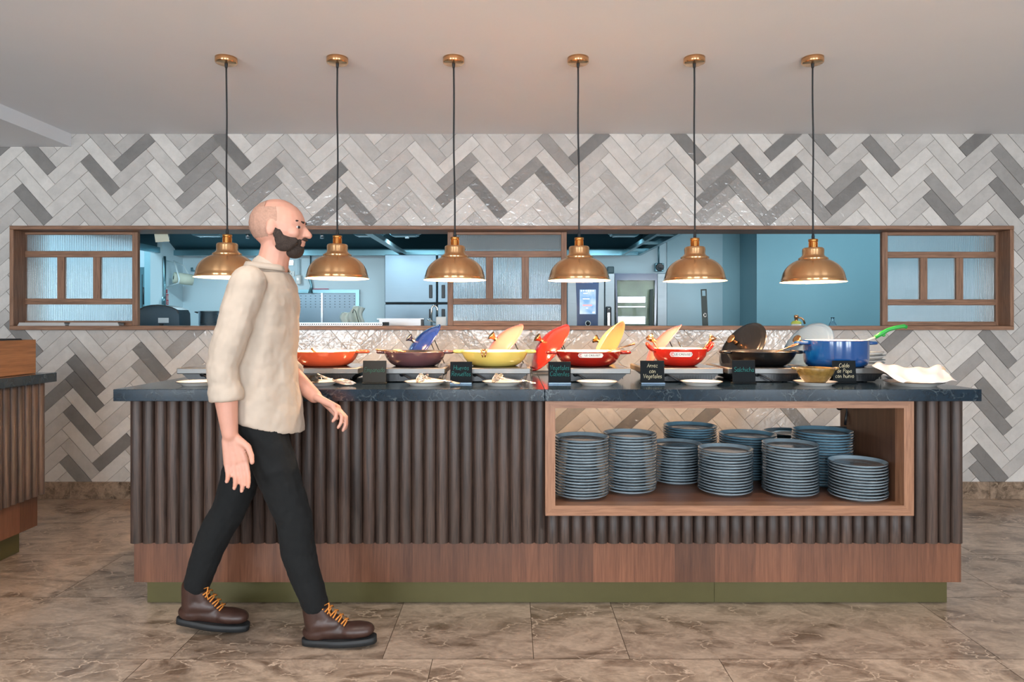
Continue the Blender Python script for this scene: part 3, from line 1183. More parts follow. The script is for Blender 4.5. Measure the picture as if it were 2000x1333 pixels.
u = 3.06 / F
hob(-1.504, -1.146, 'steel rimmed hob alone behind the man at left end', knob=PX(381, 3.0))
hob(-1.047, -.689, 'steel rimmed hob under the orange casserole')
hob(-.658, -.300, 'steel rimmed hob under the mauve casserole', knob=PX(780, 3.0))
hob(-.275, .083, 'steel rimmed hob under the yellow casserole', knob=PX(926, 3.0))
hob(.175, .533, 'steel rimmed hob under the wide dark red casserole', knob=PX(1127, 3.0))
hob(.590, .948, 'steel rimmed hob under the deep red pot', knob=PX(1306, 3.0))
hob(.968, 1.326, 'steel rimmed hob under the black casserole', knob=PX(1490, 3.0))
hob(1.343, 1.69, 'steel rimmed hob under the blue Dutch oven', y1=3.345)
HT = ST + .0652

# ------------------------------------------------------------------ casseroles
def pot(name, label, cat, x, y, z, prof_out, wall, mat_out, mat_in, handle, hz, hr, hs, rimmat=None, hrise=0.0, depth=.9, rz=0.0):
    r = thing(name, label, cat, (x, y, z), rz)
    m = MB()
    m.lathe([(0, 0)] + prof_out, 56)
    rt, zt = prof_out[-1]
    m.lathe([(rt, zt), (rt + .0015, zt + .002), (rt - .0005, zt + .004), (rt - wall + .001, zt + .0035)], 56)
    m.build('body', mat_out, r)
    m = MB()
    inn = [(rt - wall + .001, zt + .0035)] + [(max(q[0] - wall, 0), max(q[1], wall)) for q in reversed(prof_out)] + [(0, wall)]
    m.lathe(inn, 56)
    m.build('interior', mat_in, r)
    for s in (-1, 1):
        m = MB()
        # loop handle in the rim plane
        pts, rr = [], []
        n = 12
        for k in range(n + 1):
            a = pi * k / n - pi / 2
            px_ = rt - .010 + (hr + .010) * max(0.0, cos(a)) ** .7
            py_ = hs * sin(a)
            pts.append((s * px_, py_, hz + hrise * max(0.0, cos(a))))
            rr.append(.0075)
        m.tube(pts, rr, 8, flat=1.0)
        if handle == 'solid':
            m.prism([(s * (rt - .012), -hs * .9), (s * (rt + hr * .55), -hs * .62), (s * (rt + hr * .55), hs * .62), (s * (rt - .012), hs * .9)],
                    hz - .003, hz + .003, 'z')
        m.build('handle', mat_out, r)
    return r


def braiser(R, h):
    return [(R * .62, 0), (R * .68, .003), (R * .80, h * .22), (R * .90, h * .5), (R * .965, h * .8), (R, h)]


M_cream = simple('cream_enamel', lin(236, 222, 200), .2, coat=.4)
M_orange = enamel('orange_enamel', lin(232, 96, 58))
M_mauve = enamel('mauve_enamel', lin(98, 66, 70))
M_yellow = enamel('yellow_enamel', lin(226, 200, 104))
M_red = enamel('dark_red_enamel', lin(150, 28, 20))
M_red2 = enamel('red_enamel', lin(202, 40, 26))
M_blk = simple('black_enamel', lin(15, 15, 16), .3, coat=.2, var=.06)
M_blkin = simple('black_interior', lin(24, 22, 22), .4)
M_blue = enamel('blue_enamel', lin(8, 70, 132))
M_navy = enamel('navy_enamel', lin(20, 42, 104))
M_coral = enamel('coral_enamel', lin(238, 132, 112))
M_pink = enamel('pale_coral_enamel', lin(232, 128, 116))
M_redlid = enamel('bright_red_enamel', lin(214, 44, 30))
M_cream2 = enamel('yellow_cream_enamel', lin(240, 206, 128))
M_bluegrey = simple('blue_grey_enamel', lin(78, 100, 124), .34)

PY = 3.235
k_ = PY / F
p1 = pot('casserole', 'shallow orange enamel casserole with cream inside, right of the man', 'casserole', PX(636, PY), PY, HT, braiser(.157, .066), .006, M_orange, M_cream, 'solid', .066, .045, .036)
p2 = pot('casserole', 'shallow mauve enamel casserole with dark inside', 'casserole', PX(811, PY), PY, HT, braiser(.147, .064), .006, M_mauve, M_blkin, 'solid', .064, .030, .034)
p3 = pot('casserole', 'shallow yellow enamel casserole', 'casserole', PX(966, PY), PY, HT, braiser(.158, .066), .006, M_yellow, M_cream, 'solid', .066, .032, .036)
p4 = pot('casserole', 'wide dark red enamel casserole with white nameplate', 'casserole', PX(1149, PY), PY, HT, braiser(.156, .066), .006, M_red, M_cream, 'loop', .062, .040, .036)
p5 = pot('balti_dish', 'deep red enamel pot with raised loop handles', 'pot', PX(1327, PY), PY, HT,
         [(.068, 0), (.078, .003), (.104, .022), (.121, .048), (.129, .078)], .006, M_red2, M_cream, 'loop', .07, .026, .034, hrise=.034)
p6 = pot('casserole', 'matt black casserole with a spatula inside', 'casserole', PX(1486, PY), PY, HT, braiser(.158, .066), .006, M_blk, M_blkin, 'solid', .064, .032, .036)
p7 = pot('dutch_oven', 'tall blue enamel Dutch oven with green ladle inside', 'pot', PX(1632, 3.195), 3.195, HT,
         [(.118, 0), (.128, .004), (.138, .018), (.141, .04), (.142, .118)], .007, M_blue, M_cream, 'solid', .108, .045, .036)

# nameplates: white pill with the maker's lettering, bent round the pot
def font_mesh(txt, size, extr=.0004, bold=.0, shear=0.0, space=1.0):
    c = bpy.data.curves.new('lettering', 'FONT')
    c.body = txt
    c.size = size
    c.extrude = extr
    c.offset = bold
    c.shear = shear
    c.space_character = space
    c.align_x = 'CENTER'
    c.align_y = 'CENTER'
    c.resolution_u = 3
    o = bpy.data.objects.new('tmp', c)
    COL.objects.link(o)
    dg = bpy.context.evaluated_depsgraph_get()
    dg.update()
    me = bpy.data.meshes.new_from_object(o.evaluated_get(dg))
    bpy.data.objects.remove(o)
    return me


def nameplate(parent, R, zc, w, h, off, tiltk):
    """pill centred at angle off (radians from straight front), on a wall of radius R leaning out by tiltk"""
    def wrap(x, z, d):
        rr = R + tiltk * z + d
        a = -pi / 2 + off + x / R
        return (rr * cos(a), rr * sin(a), zc + z)
    m = MB()
    n = 24
    pts = []
    r_ = h / 2
    outline = []
    for k in range(9):
        a = -pi / 2 + pi * k / 8
        outline.append((w / 2 - r_ + r_ * cos(a), r_ * sin(a)))
    for k in range(9):
        a = pi / 2 + pi * k / 8
        outline.append((-w / 2 + r_ + r_ * cos(a), r_ * sin(a)))
    # strips
    cols = 24
    vs, fs = [], []
    for i in range(cols + 1):
        x = -w / 2 + w * i / cols
        d_ = max(0.0, abs(x) - (w / 2 - r_))
        hh = sqrt(max(0.0, r_ * r_ - d_ * d_))
        hh = max(hh, .0002)
        vs += [wrap(x, -hh, .0012), wrap(x, hh, .0012), wrap(x, -hh, .0), wrap(x, hh, .0)]
    for i in range(cols):
        b = 4 * i
        fs += [(b, b + 4, b + 5, b + 1), (b + 1, b + 5, b + 7, b + 3), (b + 2, b + 6, b + 4, b)]
    m.add(vs, fs)
    pl = m.build('nameplate', M_white, parent)
    me = font_mesh('LE CREUSET', h * .60, .0001, .00016, 0, 1.12)
    for v in me.vertices:
        x, y = v.co.x + h * .42, v.co.y
        v.co = wrap(x, y, .0016)
    me.materials.append(M_blackm)
    o = bpy.data.objects.new('lettering', me); COL.objects.link(o); o.parent = pl
    m = MB()
    cxr = -w / 2 + h * .62
    for rr_ in (h * .36, h * .18):
        pts = [wrap(cxr + rr_ * cos(radians(40 + 280 * k / 16)), rr_ * sin(radians(40 + 280 * k / 16)), .0016) for k in range(17)]
        m.tube(pts, h * .05, 5)
    m.build('emblem', M_redlid, pl)


nameplate(p4, .157, .0545, .116, .020, -.04, .25)
nameplate(p5, .129, .058, .104, .0225, -.18, .30)

# food and cutlery in the casseroles
def spoon_like(name, label, cat, pts, r, mat, bowl=None, loc=None, group=None):
    o = MB()
    p0 = Vector(pts[0])
    q = [Vector(p) - p0 for p in pts]
    o.tube(q, r, 8)
    if bowl:
        o.ell(q[0], bowl[0], bowl[1], bowl[2])
    ob = o.build(name, mat, None, p0)
    return tag(ob, label, cat, group)


X1 = PX(636, PY)
spoon_like('serving_spoon', 'small bronze spoon handle poking out of the orange casserole', 'spoon',
           [(X1 + .0, PY - .02, HT + .016), (X1 - .03, PY - .03, HT + .05), (X1 - .055, PY - .04, HT + .083)], [.004, .004, .0065], M_gold, (.02, .014, .006))
X2 = PX(811, PY)
spoon_like('serving_tongs', 'bronze tongs lying over left edge of the mauve casserole', 'tongs',
           [(X2 - .03, PY - .10, HT + .068), (X2 - .10, PY - .125, HT + .074), (X2 - .165, PY - .11, HT + .0795)], [.008, .004, .004], M_gold)
f = MB()
random.seed(21)
f.ell((0, 0, .013), .030, .022, .015); f.ell((.012, .004, .012), .016, .016, .012)
tag(f.build('tortilla', simple('yellow_food', lin(236, 200, 140), .7, var=.15, scale=60), None, (X2 - .075, PY - .06, HT + .052)), 'folded yellow tortilla on the rim of the mauve casserole', 'food')
X4 = PX(1149, PY)
M_pot = simple('boiled_potato', lin(240, 222, 170), .6, var=.1, scale=50)
for (dx, dy, dz, s, lb) in ((-.045, -.06, .040, .022, 'pale vegetable chunk, left one in the dark red casserole'), (-.015, -.05, .052, .024, 'pale vegetable chunk, highest one in the dark red casserole'),
                            (.015, -.07, .038, .020, 'pale vegetable chunk, middle front one in the dark red casserole'), (.05, -.05, .040, .022, 'pale vegetable chunk, right one in the dark red casserole')):
    f = MB(); f.ell((0, 0, 0), s, s * .8, s * .7, (dx * 9, dy * 7, dx * 20)); f.ell((s * .3, 0, s * .2), s * .6, s * .7, s * .6)
    tag(f.build('vegetable_chunk', M_pot, None, (X4 + dx, PY + dy, HT + dz)), lb, 'food', 'vegetables in the dark red casserole')
for (px, w_, dz, c, lb) in ((636, .138, .036, (222, 180, 140), 'stewed filling inside the orange casserole'), (811, .130, .036, (96, 66, 50), 'dark stew inside the mauve casserole'),
                        (966, .138, .038, (240, 214, 120), 'scrambled eggs inside the yellow casserole'), (1149, .136, .036, (214, 190, 130), 'cooked vegetables covering the dark red casserole'),
                        (1327, .112, .05, (206, 170, 120), 'cooked rice inside the deep red pot'), (1486, .138, .036, (92, 54, 40), 'sausage pieces inside the black casserole'),
                        (1629, .133, .085, (214, 190, 150), 'potato broth inside the blue Dutch oven')):
    f = MB()
    random.seed(px)
    rings = 9; seg = 36
    vs = [(0, 0, 0)]
    for i in range(1, rings + 1):
        for k in range(seg):
            a = 2 * pi * k / seg
            rr = w_ * i / rings
            vs.append((rr * cos(a), rr * sin(a), random.uniform(-.004, .004) if i < rings else -.004))
    fs = [(0, 1 + k, 1 + (k + 1) % seg) for k in range(seg)]
    for i in range(rings - 1):
        for k in range(seg):
            a0 = 1 + i * seg + k; a1 = 1 + i * seg + (k + 1) % seg
            fs.append((a0, a0 + seg, a1 + seg, a1))
    f.add(vs, fs, True)
    n0 = len(f.v)
    f.add([(w_ * cos(2 * pi * k / seg), w_ * sin(2 * pi * k / seg), -.006) for k in range(seg)], [tuple(range(seg))[::-1]])
    yy = 3.195 if px == 1629 else PY
    o = f.build('cooked_food', simple('cooked_food_%d' % px, lin(*c), .6, var=.3, scale=70, bump=.5), None, (PX(px, yy), yy, HT + dz))
    tag(o, lb, 'food', None, 'stuff')
X3 = PX(966, PY)
tb = thing('serving_tongs', 'short bronze tongs hanging over the front rim of the yellow casserole', 'tongs', (X3 - .044, PY - .158, HT + .062))
for s in (-1, 1):
    m = MB(); m.tube([(s * .010, .03, .016), (s * .012, .0, .017), (s * .008, -.012, .0), (s * .005, -.010, -.014)], [.005, .005, .004, .003], 8)
    m.build('jaw', M_gold, tb)
m = MB(); m.tube([(-.012, .012, .0165), (.012, .012, .0165)], .005, 8); m.build('hinge', M_gold, tb)
spoon_like('serving_spoon', 'long bronze spoon handle rising at right of the dark red casserole', 'spoon',
           [(X4 + .05, PY - .04, HT + .05), (X4 + .11, PY - .05, HT + .075), (X4 + .21, PY - .06, HT + .105)], [.004, .003, .0045], M_gold, (.018, .012, .006))
X5 = PX(1327, PY)
for sx, lb in ((-1, 'bronze scoop leaning on left handle of the deep red pot'), (1, 'bronze scoop leaning on right handle of the deep red pot')):
    r = thing('serving_scoop', lb, 'scoop', (X5 + sx * .08, PY - .03, HT + .055))
    m = MB(); m.tube([(0, 0, 0), (sx * .03, 0, .03), (sx * .055, 0, .062)], .0045, 8); m.build('handle', M_gold, r)
    m = MB(); m.lathe([(.004, 0), (.009, .006), (.020, .030), (.0185, .030), (.008, .008), (0, .004)], 20, axisM((sx * .055, 0, .058), (sx * .5, -.2, .85)))
    m.build('cup', M_gold, r)
X6 = PX(1486, PY)
sp = thing('spatula', 'bronze slotted spatula handle sticking out of the black casserole', 'spatula', (X6 + .0, PY - .08, HT + .048))
m = MB(); m.tube([(0, 0, 0), (.035, -.002, .018), (.10, -.004, .042)], [.004, .005, .0055], 8, flat=.6)
m.build('stem', M_gold, sp)
m = MB(); m.tube([(.10, -.004, .042), (.115, .004, .050), (.135, .004, .056), (.145, -.004, .055), (.133, -.012, .052), (.112, -.012, .046), (.10, -.004, .042)], .003, 6)
m.build('loop', M_gold, sp)
X7 = PX(1629, 3.195)
ld = thing('ladle', 'green handled ladle resting in the blue Dutch oven', 'ladle', (X7 + .10, 3.17, HT + .09))
m = MB(); m.tube([(-.03, 0, -.02), (.0, 0, .005), (.045, -.01, .035), (.075, -.012, .046)], .0045, 8)
m.build('stem', M_cream, ld)
m = MB(); m.tube([(.072, -.012, .045), (.10, -.014, .062), (.13, -.016, .080), (.17, -.018, .092), (.20, -.02, .097), (.213, -.02, .092)],
                 [.0085, .0105, .009, .0085, .0095, .009], 10)
m.ell((.11, -.014, .056), .009, .006, .008)
m.build('grip', simple('green_plastic', lin(40, 152, 62), .35), ld)

# ------------------------------------------------------------------ lids leaning behind the casseroles on wire stands
def lid(px_top, py_top, label, mat, mat_in, ny=0.0, R=.152, Y=3.60, knobm=None, lean=.628, rings=False, dish=.044):
    d = Vector((lean, 0, sqrt(1 - lean * lean)))
    ztop = PZ(py_top, Y)
    n = Vector((-sqrt(1 - lean * lean), ny, lean)).normalized()
    # the rim direction that stays upright inside the lid plane
    upv = (Vector((0, 0, 1)) - n * n.z).normalized()
    cz = ztop - R * upv.z
    lowest = cz - R * upv.z
    if lowest < ST + .004:
        cz += (ST + .004 - lowest)
    cx = PX(px_top, Y) - R * upv.x
    r = thing('casserole_lid', label, 'lid', (cx, Y, cz), rot=axisM((0, 0, 0), n).to_euler())
    m = MB()
    prof = [(R, 0), (R + .002, .003), (R - .004, .006), (R * .93, .008), (R * .9, .012)]
    if rings:
        q = 9
        for k in range(q):
            a = 1 - (k + .5) / q
            prof += [(R * .86 * (a + .03), .014 + dish * (1 - a * a) * .8 + .0018), (R * .86 * a, .014 + dish * (1 - a * a) * .8)]
    else:
        for k in range(8):
            a = 1 - (k + 1) / 9
            prof.append((R * .9 * a, .012 + dish * (1 - a ** 2.4)))
    prof.append((0, .012 + dish))
    m.lathe(prof, 56)
    m.build('dome', mat, r)
    m = MB()
    inn = [(R, 0), (R * .95, .001), (R * .9, .008)] + [(R * .88 * (1 - (k + 1) / 6), .008 + dish * .8 * (1 - (1 - (k + 1) / 6) ** 2)) for k in range(5)] + [(0, .008 + dish * .8)]
    m.lathe(inn[::-1], 56)
    m.build('underside', mat_in, r)
    m = MB()
    z0 = .012 + dish
    m.lathe([(.0115, z0 - .002), (.0095, z0 + .006), (.010, z0 + .016), (.017, z0 + .027), (.0245, z0 + .034), (.0245, z0 + .037), (.018, z0 + .039), (0, z0 + .0385)], 28)
    m.build('knob', knobm or M_knobg, r)
    return r, Vector((cx, Y, cz))


def lid_stand(c, label, dx=.05):
    r = thing('lid_stand', label, 'wire stand', (c.x, c.y, ST))
    for s in (-1, 1):
        m = MB()
        yy = s * .1
        # foot, upright rising behind the lid, low front hook
        m.tube([(-.10, yy, .030), (-.097, yy, .004), (-.06, yy, .0035), (.12, yy, .0035), (.115, yy, .02), (.085, yy, .10), (.0525, yy, .172)], .003, 6)
        m.build('wire', M_cord, r)
    m = MB(); m.tube([(.12, -.1, .0035), (.12, .1, .0035)], .003, 6); m.tube([(-.10, -.1, .03), (-.10, .1, .03)], .003, 6)
    m.build('crossbar', M_cord, r)


lids = [
    (858, 635, 'glossy navy blue lid leaning behind the mauve casserole', M_navy, M_cream, -.24, M_knob, .628, False),
    (1019, 634, 'pale coral lid leaning behind the yellow casserole', M_coral, M_cream, -.22, M_knobg, .66, False),
    (1107, 635, 'bright red lid leaning between yellow and dark red casseroles', M_redlid, M_cream, -.24, M_knobg, .628, False),
    (1214, 634, 'yellow cream lid with face turned towards the viewer, behind the dark red casserole', M_cream2, M_cream2, .42, M_knobg, .50, False),
    (1330, 635, 'pale pink lid leaning behind the deep red pot', M_pink, M_pink, .16, M_knobg, .628, False),
    (1478, 632, 'ribbed black lid leaning behind the black casserole', M_blk, M_blk, -.34, M_knobg, .56, True),
    (1604, 634, 'blue grey ribbed lid half hidden behind the blue Dutch oven', M_bluegrey, M_cream, -.38, M_knobg, .56, True),
]
for (a, b_, lb, mo, mi_, ny, kn, le, rg) in lids:
    r, c = lid(a, b_, lb, mo, mi_, ny, knobm=kn, lean=le, rings=rg)
    w = lb.split(' lid')[0]
    if rg or 'face' in lb:
        continue
    lid_stand(c, 'thin black wire stand holding up the %s lid' % w)

# ------------------------------------------------------------------ chalk cards
STROKES = {
    'A': (.62, [[(0, 0), (.3, 1), (.58, 0)], [(.1, .38), (.5, .38)]]),
    'C': (.6, [[(.56, .82), (.38, 1), (.12, .85), (0, .5), (.1, .12), (.35, 0), (.56, .15)]]),
    'E': (.5, [[(.48, .98), (.02, 1), (.02, 0), (.5, 0)], [(.02, .52), (.4, .52)]]),
    'H': (.6, [[(0, 1), (0, 0)], [(.52, 1), (.52, 0)], [(0, .5), (.52, .52)]]),
    'R': (.58, [[(0, 0), (0, 1), (.35, 1), (.48, .76), (.35, .52), (0, .5)], [(.2, .5), (.52, 0)]]),
    'S': (.55, [[(.5, .85), (.3, 1), (.06, .86), (.08, .62), (.42, .42), (.48, .18), (.26, 0), (.02, .14)]]),
    'V': (.6, [[(0, 1), (.26, 0), (.56, 1)]]),
    'P': (.5, [[(0, 0), (0, 1), (.34, 1), (.46, .76), (.34, .5), (0, .5)]]),
    'a': (.46, [[(.38, .5), (.2, .6), (.02, .4), (.04, .1), (.2, 0), (.38, .2), (.38, .58), (.38, .1), (.46, 0)]]),
    'c': (.42, [[(.38, .5), (.22, .6), (.02, .4), (.04, .1), (.2, 0), (.38, .1)]]),
    'd': (.48, [[(.4, .45), (.22, .6), (.02, .4), (.04, .1), (.2, 0), (.4, .2)], [(.42, 1), (.4, 0)]]),
    'e': (.44, [[(.03, .3), (.38, .36), (.34, .56), (.18, .6), (.02, .4), (.04, .1), (.2, 0), (.4, .1)]]),
    'g': (.46, [[(.38, .5), (.2, .6), (.02, .4), (.04, .1), (.2, .02), (.38, .2), (.38, .58), (.36, -.2), (.18, -.34), (.0, -.22)]]),
    'h': (.46, [[(.02, 1), (.02, 0)], [(.02, .4), (.2, .6), (.38, .45), (.4, 0)]]),
    'i': (.18, [[(.06, .6), (.08, 0)], [(.07, .78), (.08, .84)]]),
    'l': (.2, [[(.06, 1), (.05, .1), (.14, 0)]]),
    'm': (.66, [[(.02, .6), (.02, 0)], [(.02, .4), (.16, .6), (.3, .45), (.3, 0)], [(.3, .4), (.44, .6), (.58, .45), (.6, 0)]]),
    'n': (.46, [[(.02, .6), (.02, 0)], [(.02, .4), (.2, .6), (.38, .45), (.4, 0)]]),
    'o': (.46, [[(.2, .6), (.02, .4), (.04, .1), (.2, 0), (.38, .15), (.38, .45), (.2, .6), (.3, .66)]]),
    'p': (.46, [[(.04, .6), (.02, -.36)], [(.03, .4), (.2, .6), (.38, .42), (.36, .12), (.2, 0), (.04, .12)]]),
    'r': (.34, [[(.02, .6), (.04, 0)], [(.03, .35), (.16, .56), (.32, .52)]]),
    's': (.4, [[(.34, .52), (.18, .6), (.04, .48), (.1, .34), (.3, .26), (.34, .1), (.18, 0), (.0, .08)]]),
    't': (.32, [[(.14, .95), (.12, .08), (.26, 0)], [(.0, .6), (.3, .62)]]),
    'u': (.46, [[(.02, .6), (.02, .15), (.16, 0), (.36, .15), (.38, .6), (.38, .1), (.46, 0)]]),
    'v': (.42, [[(0, .6), (.18, 0), (.38, .62)]]),
    'z': (.42, [[(.02, .6), (.36, .6), (.02, .02), (.42, .04)]]),
    ' ': (.3, []),
}


def write(m, txt, cx, cz, h, y, maxw, r=.0011, sl=.12):
    w = sum(STROKES[c][0] + .1 for c in txt) - .1
    s = min(h, maxw / w)
    x = cx - w * s / 2
    for i, c in enumerate(txt):
        wd, st = STROKES[c]
        jit = .04 * sin(i * 2.3)
        for ln in st:
            m.tube([(x + (p[0] + p[1] * sl) * s, y, cz + (p[1] + jit) * h) for p in ln], r, 5)
        x += (wd + .1) * s


M_teal = simple('teal_chalk', lin(44, 136, 130), .8)
M_dimgreen = simple('green_chalk', lin(70, 120, 98), .8)
M_crm = simple('cream_chalk', lin(228, 216, 180), .8)
M_card = simple('black_card', lin(13, 18, 21), .7, spec=.2)
M_cardb = simple('bronze_black_card', lin(44, 39, 30), .55, spec=.3)
M_strip = simple('pale_blue_strip', lin(140, 166, 190), .3, metal=.4)


def card(px0, px1, py0, py1, lines, mat, label, Y=3.0, cm=None, strip=True, tilt=.10, sizes=None, rz=0.0):
    w = (px1 - px0) * Y / F
    h = (py1 - py0) * Y / F
    X = PX((px0 + px1) / 2, Y)
    r = thing('chalk_card', label, 'sign', (X, Y, ST + .0005), rz, group='chalk cards naming the dishes')
    T = Matrix.Rotation(-tilt, 4, 'X')
    m = MB()
    m.box(-w / 2, w / 2, 0, .003, .004, h, T, bev=.0012)
    m.build('board', cm or M_card, r)
    m = MB()
    m.box(-w / 2, w / 2, -.014, .03, 0, .0045, bev=.001)
    m.build('foot', cm or M_card, r)
    if strip:
        m = MB(); m.box(-w / 2 + .001, w / 2 - .001, -.0148, -.0140, .001, .0045); m.build('foot_edge', M_strip, r)
    m = MB()
    n = len(lines)
    hh = {1: .34, 2: .27, 3: .225}[n] * h
    zs = {1: [.50], 2: [.62, .34], 3: [.70, .46, .24]}[n]
    for ln, zf in zip(lines, zs):
        write(m, ln, 0, h * zf, hh * (.78 if n > 1 else .6), -.0006, w * .86, r=.00085)
    o = m.build('lettering', mat, r)
    o.rotation_euler = (-tilt, 0, 0)
    return r


card(708, 754, 705, 750, ['Empanado'], M_dimgreen, 'dark bronze tinted card with one faint green word', cm=M_cardb, strip=False)
card(879, 922, 705, 748, ['Huevos', 'Revueltos'], M_teal, 'black card with two teal words, before the yellow casserole')
card(1071, 1115, 705, 748, ['Vegetales', 'Calientes'], M_teal, 'black card with two teal words, left of the dark red casserole')
card(1251, 1298, 705, 750, ['Arroz', 'con', 'Vegetales'], M_crm, 'black card with three cream words, before the deep red pot')
card(1431, 1476, 704, 750, ['Salchicha'], M_teal, 'black card with one teal word, before the black casserole', strip=False)
card(1627, 1673, 704, 748, ['Caldo', 'de Papa', 'con huevo'], M_crm, 'black card with three cream words, before the blue Dutch oven', Y=3.02, strip=False)

# ------------------------------------------------------------------ small plates along the front edge
def small_plate(px, label, R=.0895, Y=2.935, z=None, grp='small white plates along the worktop front'):
    r = thing('side_plate', label, 'plate', (PX(px, Y), Y, ST + .0003 if z is None else z), group=grp)
    m = MB()
    h = .017
    m.lathe([(0, .002), (R * .62, .002), (R * .64, 0), (R * .72, 0), (R * .74, .004), (R * .8, .0065), (R * .97, h - .002), (R * .985, h), (R * .96, h), (R * .78, .0085), (R * .7, .006), (0, .006)], 44)
    m.build('body', M_white, r)
    m = MB()
    m.lathe([(R * .97, h - .0025), (R * 1.0, h - .0008), (R * .995, h + .0006), (R * .965, h + .0004), (R * .972, h - .002)], 44, close=True)
    m.build('rim', M_rim, r)
    return r


for px, lb in ((388, 'white plate with dark rim at far left end, left of the man'), (621, 'white plate with a cup and whisk before the orange casserole'),
               (830, 'white plate holding slotted tongs before the mauve casserole'), (982, 'white plate holding slotted tongs before the yellow casserole'),
               (1166, 'empty white plate before the wide dark red casserole'), (1370, 'empty white plate before the deep red pot, right of its card'),
               (1592, 'white plate under the brown bowl')):
    small_plate(px, lb)
PYF = 2.935
PT = ST + .0065
# glass cup and whisk on the second plate
cp = thing('glass_cup', 'small clear glass cup on the plate before the orange casserole', 'cup', (PX(610, PYF), PYF, PT))
m = MB(); m.lathe([(0, 0), (.022, 0), (.026, .004), (.029, .038), (.0275, .038), (.0245, .006), (0, .003)], 32)
m.build('bowl', glass('clear_glass', (1, .97, .94, 1), .03), cp)
m = MB(); m.tube([(.027, 0, .03), (.04, 0, .028), (.04, 0, .014), (.026, 0, .012)], .0025, 6); m.build('handle', M_silver, cp)
wk = thing('whisk', 'small wire whisk lying from plate onto worktop, left of bronze card', 'whisk', (PX(640, PYF), PYF - .02, PT + .02))
m = MB(); m.tube([(-.04, .01, .022), (-.01, .0, .009), (.03, -.01, .0)], .004, 8); m.build('handle', M_silver, wk)
m = MB()
for k in range(6):
    a = pi * k / 6
    ln = []
    for j in range(11):
        t_ = j / 10
        rad = .016 * sin(pi * min(1, t_ * 1.0)) ** .8
        s_ = (1 if j <= 10 else -1)
        xx = .03 + .10 * t_
        ln.append((xx, -.01 + rad * cos(a), -.004 - .012 * t_ + rad * .75 * sin(a)))
    ln2 = [(p[0], -.02 - p[1], -.008 - .024 * ((p[0] - .03) / .1) - p[2]) for p in ln]
    m.tube(ln, .0011, 5); m.tube(ln2, .0011, 5)
m.build('wires', M_silver, wk)


def tongs(px, label, rz=0.0):
    r = thing('slotted_tongs', label, 'tongs', (PX(px, PYF), PYF, PT), rz, group='slotted serving tongs on small plates')
    for s, yy in ((-1, -.012), (1, .014)):
        m = MB()
        # pierced scoop blade
        n = 7
        M_ = Matrix.Translation((-.028 + s * .008, yy, .022)) @ Euler((.15 * s, -1.0 + .15 * s, .3 * s)).to_matrix().to_4x4()
        for i in range(n):
            a = -1 + 2 * i / (n - 1)
            hh = .022 * sqrt(max(0, 1 - a * a * .8))
            m.box(a * .020 - .0021, a * .020 + .0021, -hh, hh, -.0008 + a * a * .006, .0008 + a * a * .006, M_)
        for b_ in (-.6, 0, .6):
            m.box(-.021, .021, b_ * .02 - .0022, b_ * .02 + .0022, .0015, .0034, M_)
        m.tube([M_ @ Vector((.021 * cos(2 * pi * k / 16), .023 * sin(2 * pi * k / 16), .002)) for k in range(17)], .0022, 6)
        m.build('blade', M_silver, r)
        m = MB()
        m.tube([(-.016, yy, .026), (.02, yy * .9, .019), (.06, yy * .7 - .006, .014), (.10, yy * .6 - .016, .0115)], [.0035, .003, .0028, .0034], 7)
        # looped end
        m.tube([(.10, yy * .6 - .016, .0115), (.118, yy * .6 - .008, .006), (.135, yy * .6 - .016, .003), (.118, yy * .6 - .026, .004), (.10, yy * .6 - .016, .0115)], .0022, 6)
        m.build('arm', M_silver, r)
    return r


tongs(838, 'slotted tongs on the plate before the mauve casserole', -.1)
tongs(984, 'slotted tongs on the plate before the yellow casserole', .0)
# brown bowl
bw = thing('stoneware_bowl', 'brown glazed bowl with little handles on a white plate', 'bowl', (PX(1592, PYF), PYF, PT))
m = MB()
m.lathe([(0, 0), (.036, 0), (.040, .004), (.044, .008), (.062, .026), (.074, .048), (.0785, .066), (.0785, .069), (.0755, .069), (.071, .05), (.058, .028), (.036, .010), (0, .008)], 48)
M_bowl = simple('brown_glaze', lin(126, 98, 48), .25, coat=.5, var=.25, scale=50)
m.build('body', M_bowl, bw)
for s in (-1, 1):
    m = MB(); m.tube([(s * .074, -.018, .062), (s * .094, -.012, .066), (s * .098, 0, .067), (s * .094, .012, .066), (s * .074, .018, .062)], .005, 8)
    m.build('handle', M_bowl, bw)
# plate with the folded paper napkin
small_plate(1784, 'white oval looking plate under crumpled paper at right end', R=.118, Y=2.93, grp='small white plates along the worktop front')
NP = thing('paper_wrapper', 'crumpled white paper with a printed corner at right end of worktop', 'paper', (PX(1788, 2.93), 2.93, ST + .0175))
m = MB()
nx, ny_ = 46, 18
vs = []
random.seed(4)
for i in range(nx + 1):
    for j in range(ny_ + 1):
        u_ = i / nx; v_ = j / ny_
        x = (-.145 + .292 * u_) * (.80 + .20 * v_)
        y = -.10 + .17 * v_
        # front flap low, back rises into a folded wall; left end bulges
        z = .002 + .060 * (v_ ** 1.3) * (1 - .07 * sin(3 * u_)) + .030 * max(0, u_ - .45) * (1 - v_)
        z += .012 * math.exp(-((u_ - .12) / .12) ** 2) * (.35 + v_)
        z += .006 * sin(9 * u_ + 5 * v_) * (1 - .3 * v_) + .004 * sin(23 * u_ - 7 * v_)
        z -= .016 * math.exp(-((u_ - .42) / .08) ** 2) * (1 - v_)
        x += .012 * (v_ - .5) * (1 if u_ > .5 else -1)
        y += .012 * sin(6 * u_)
        if v_ < .5:
            z *= .55 + .45 * v_ * 2
        vs.append((x, y, max(z, .0015)))
fs = []
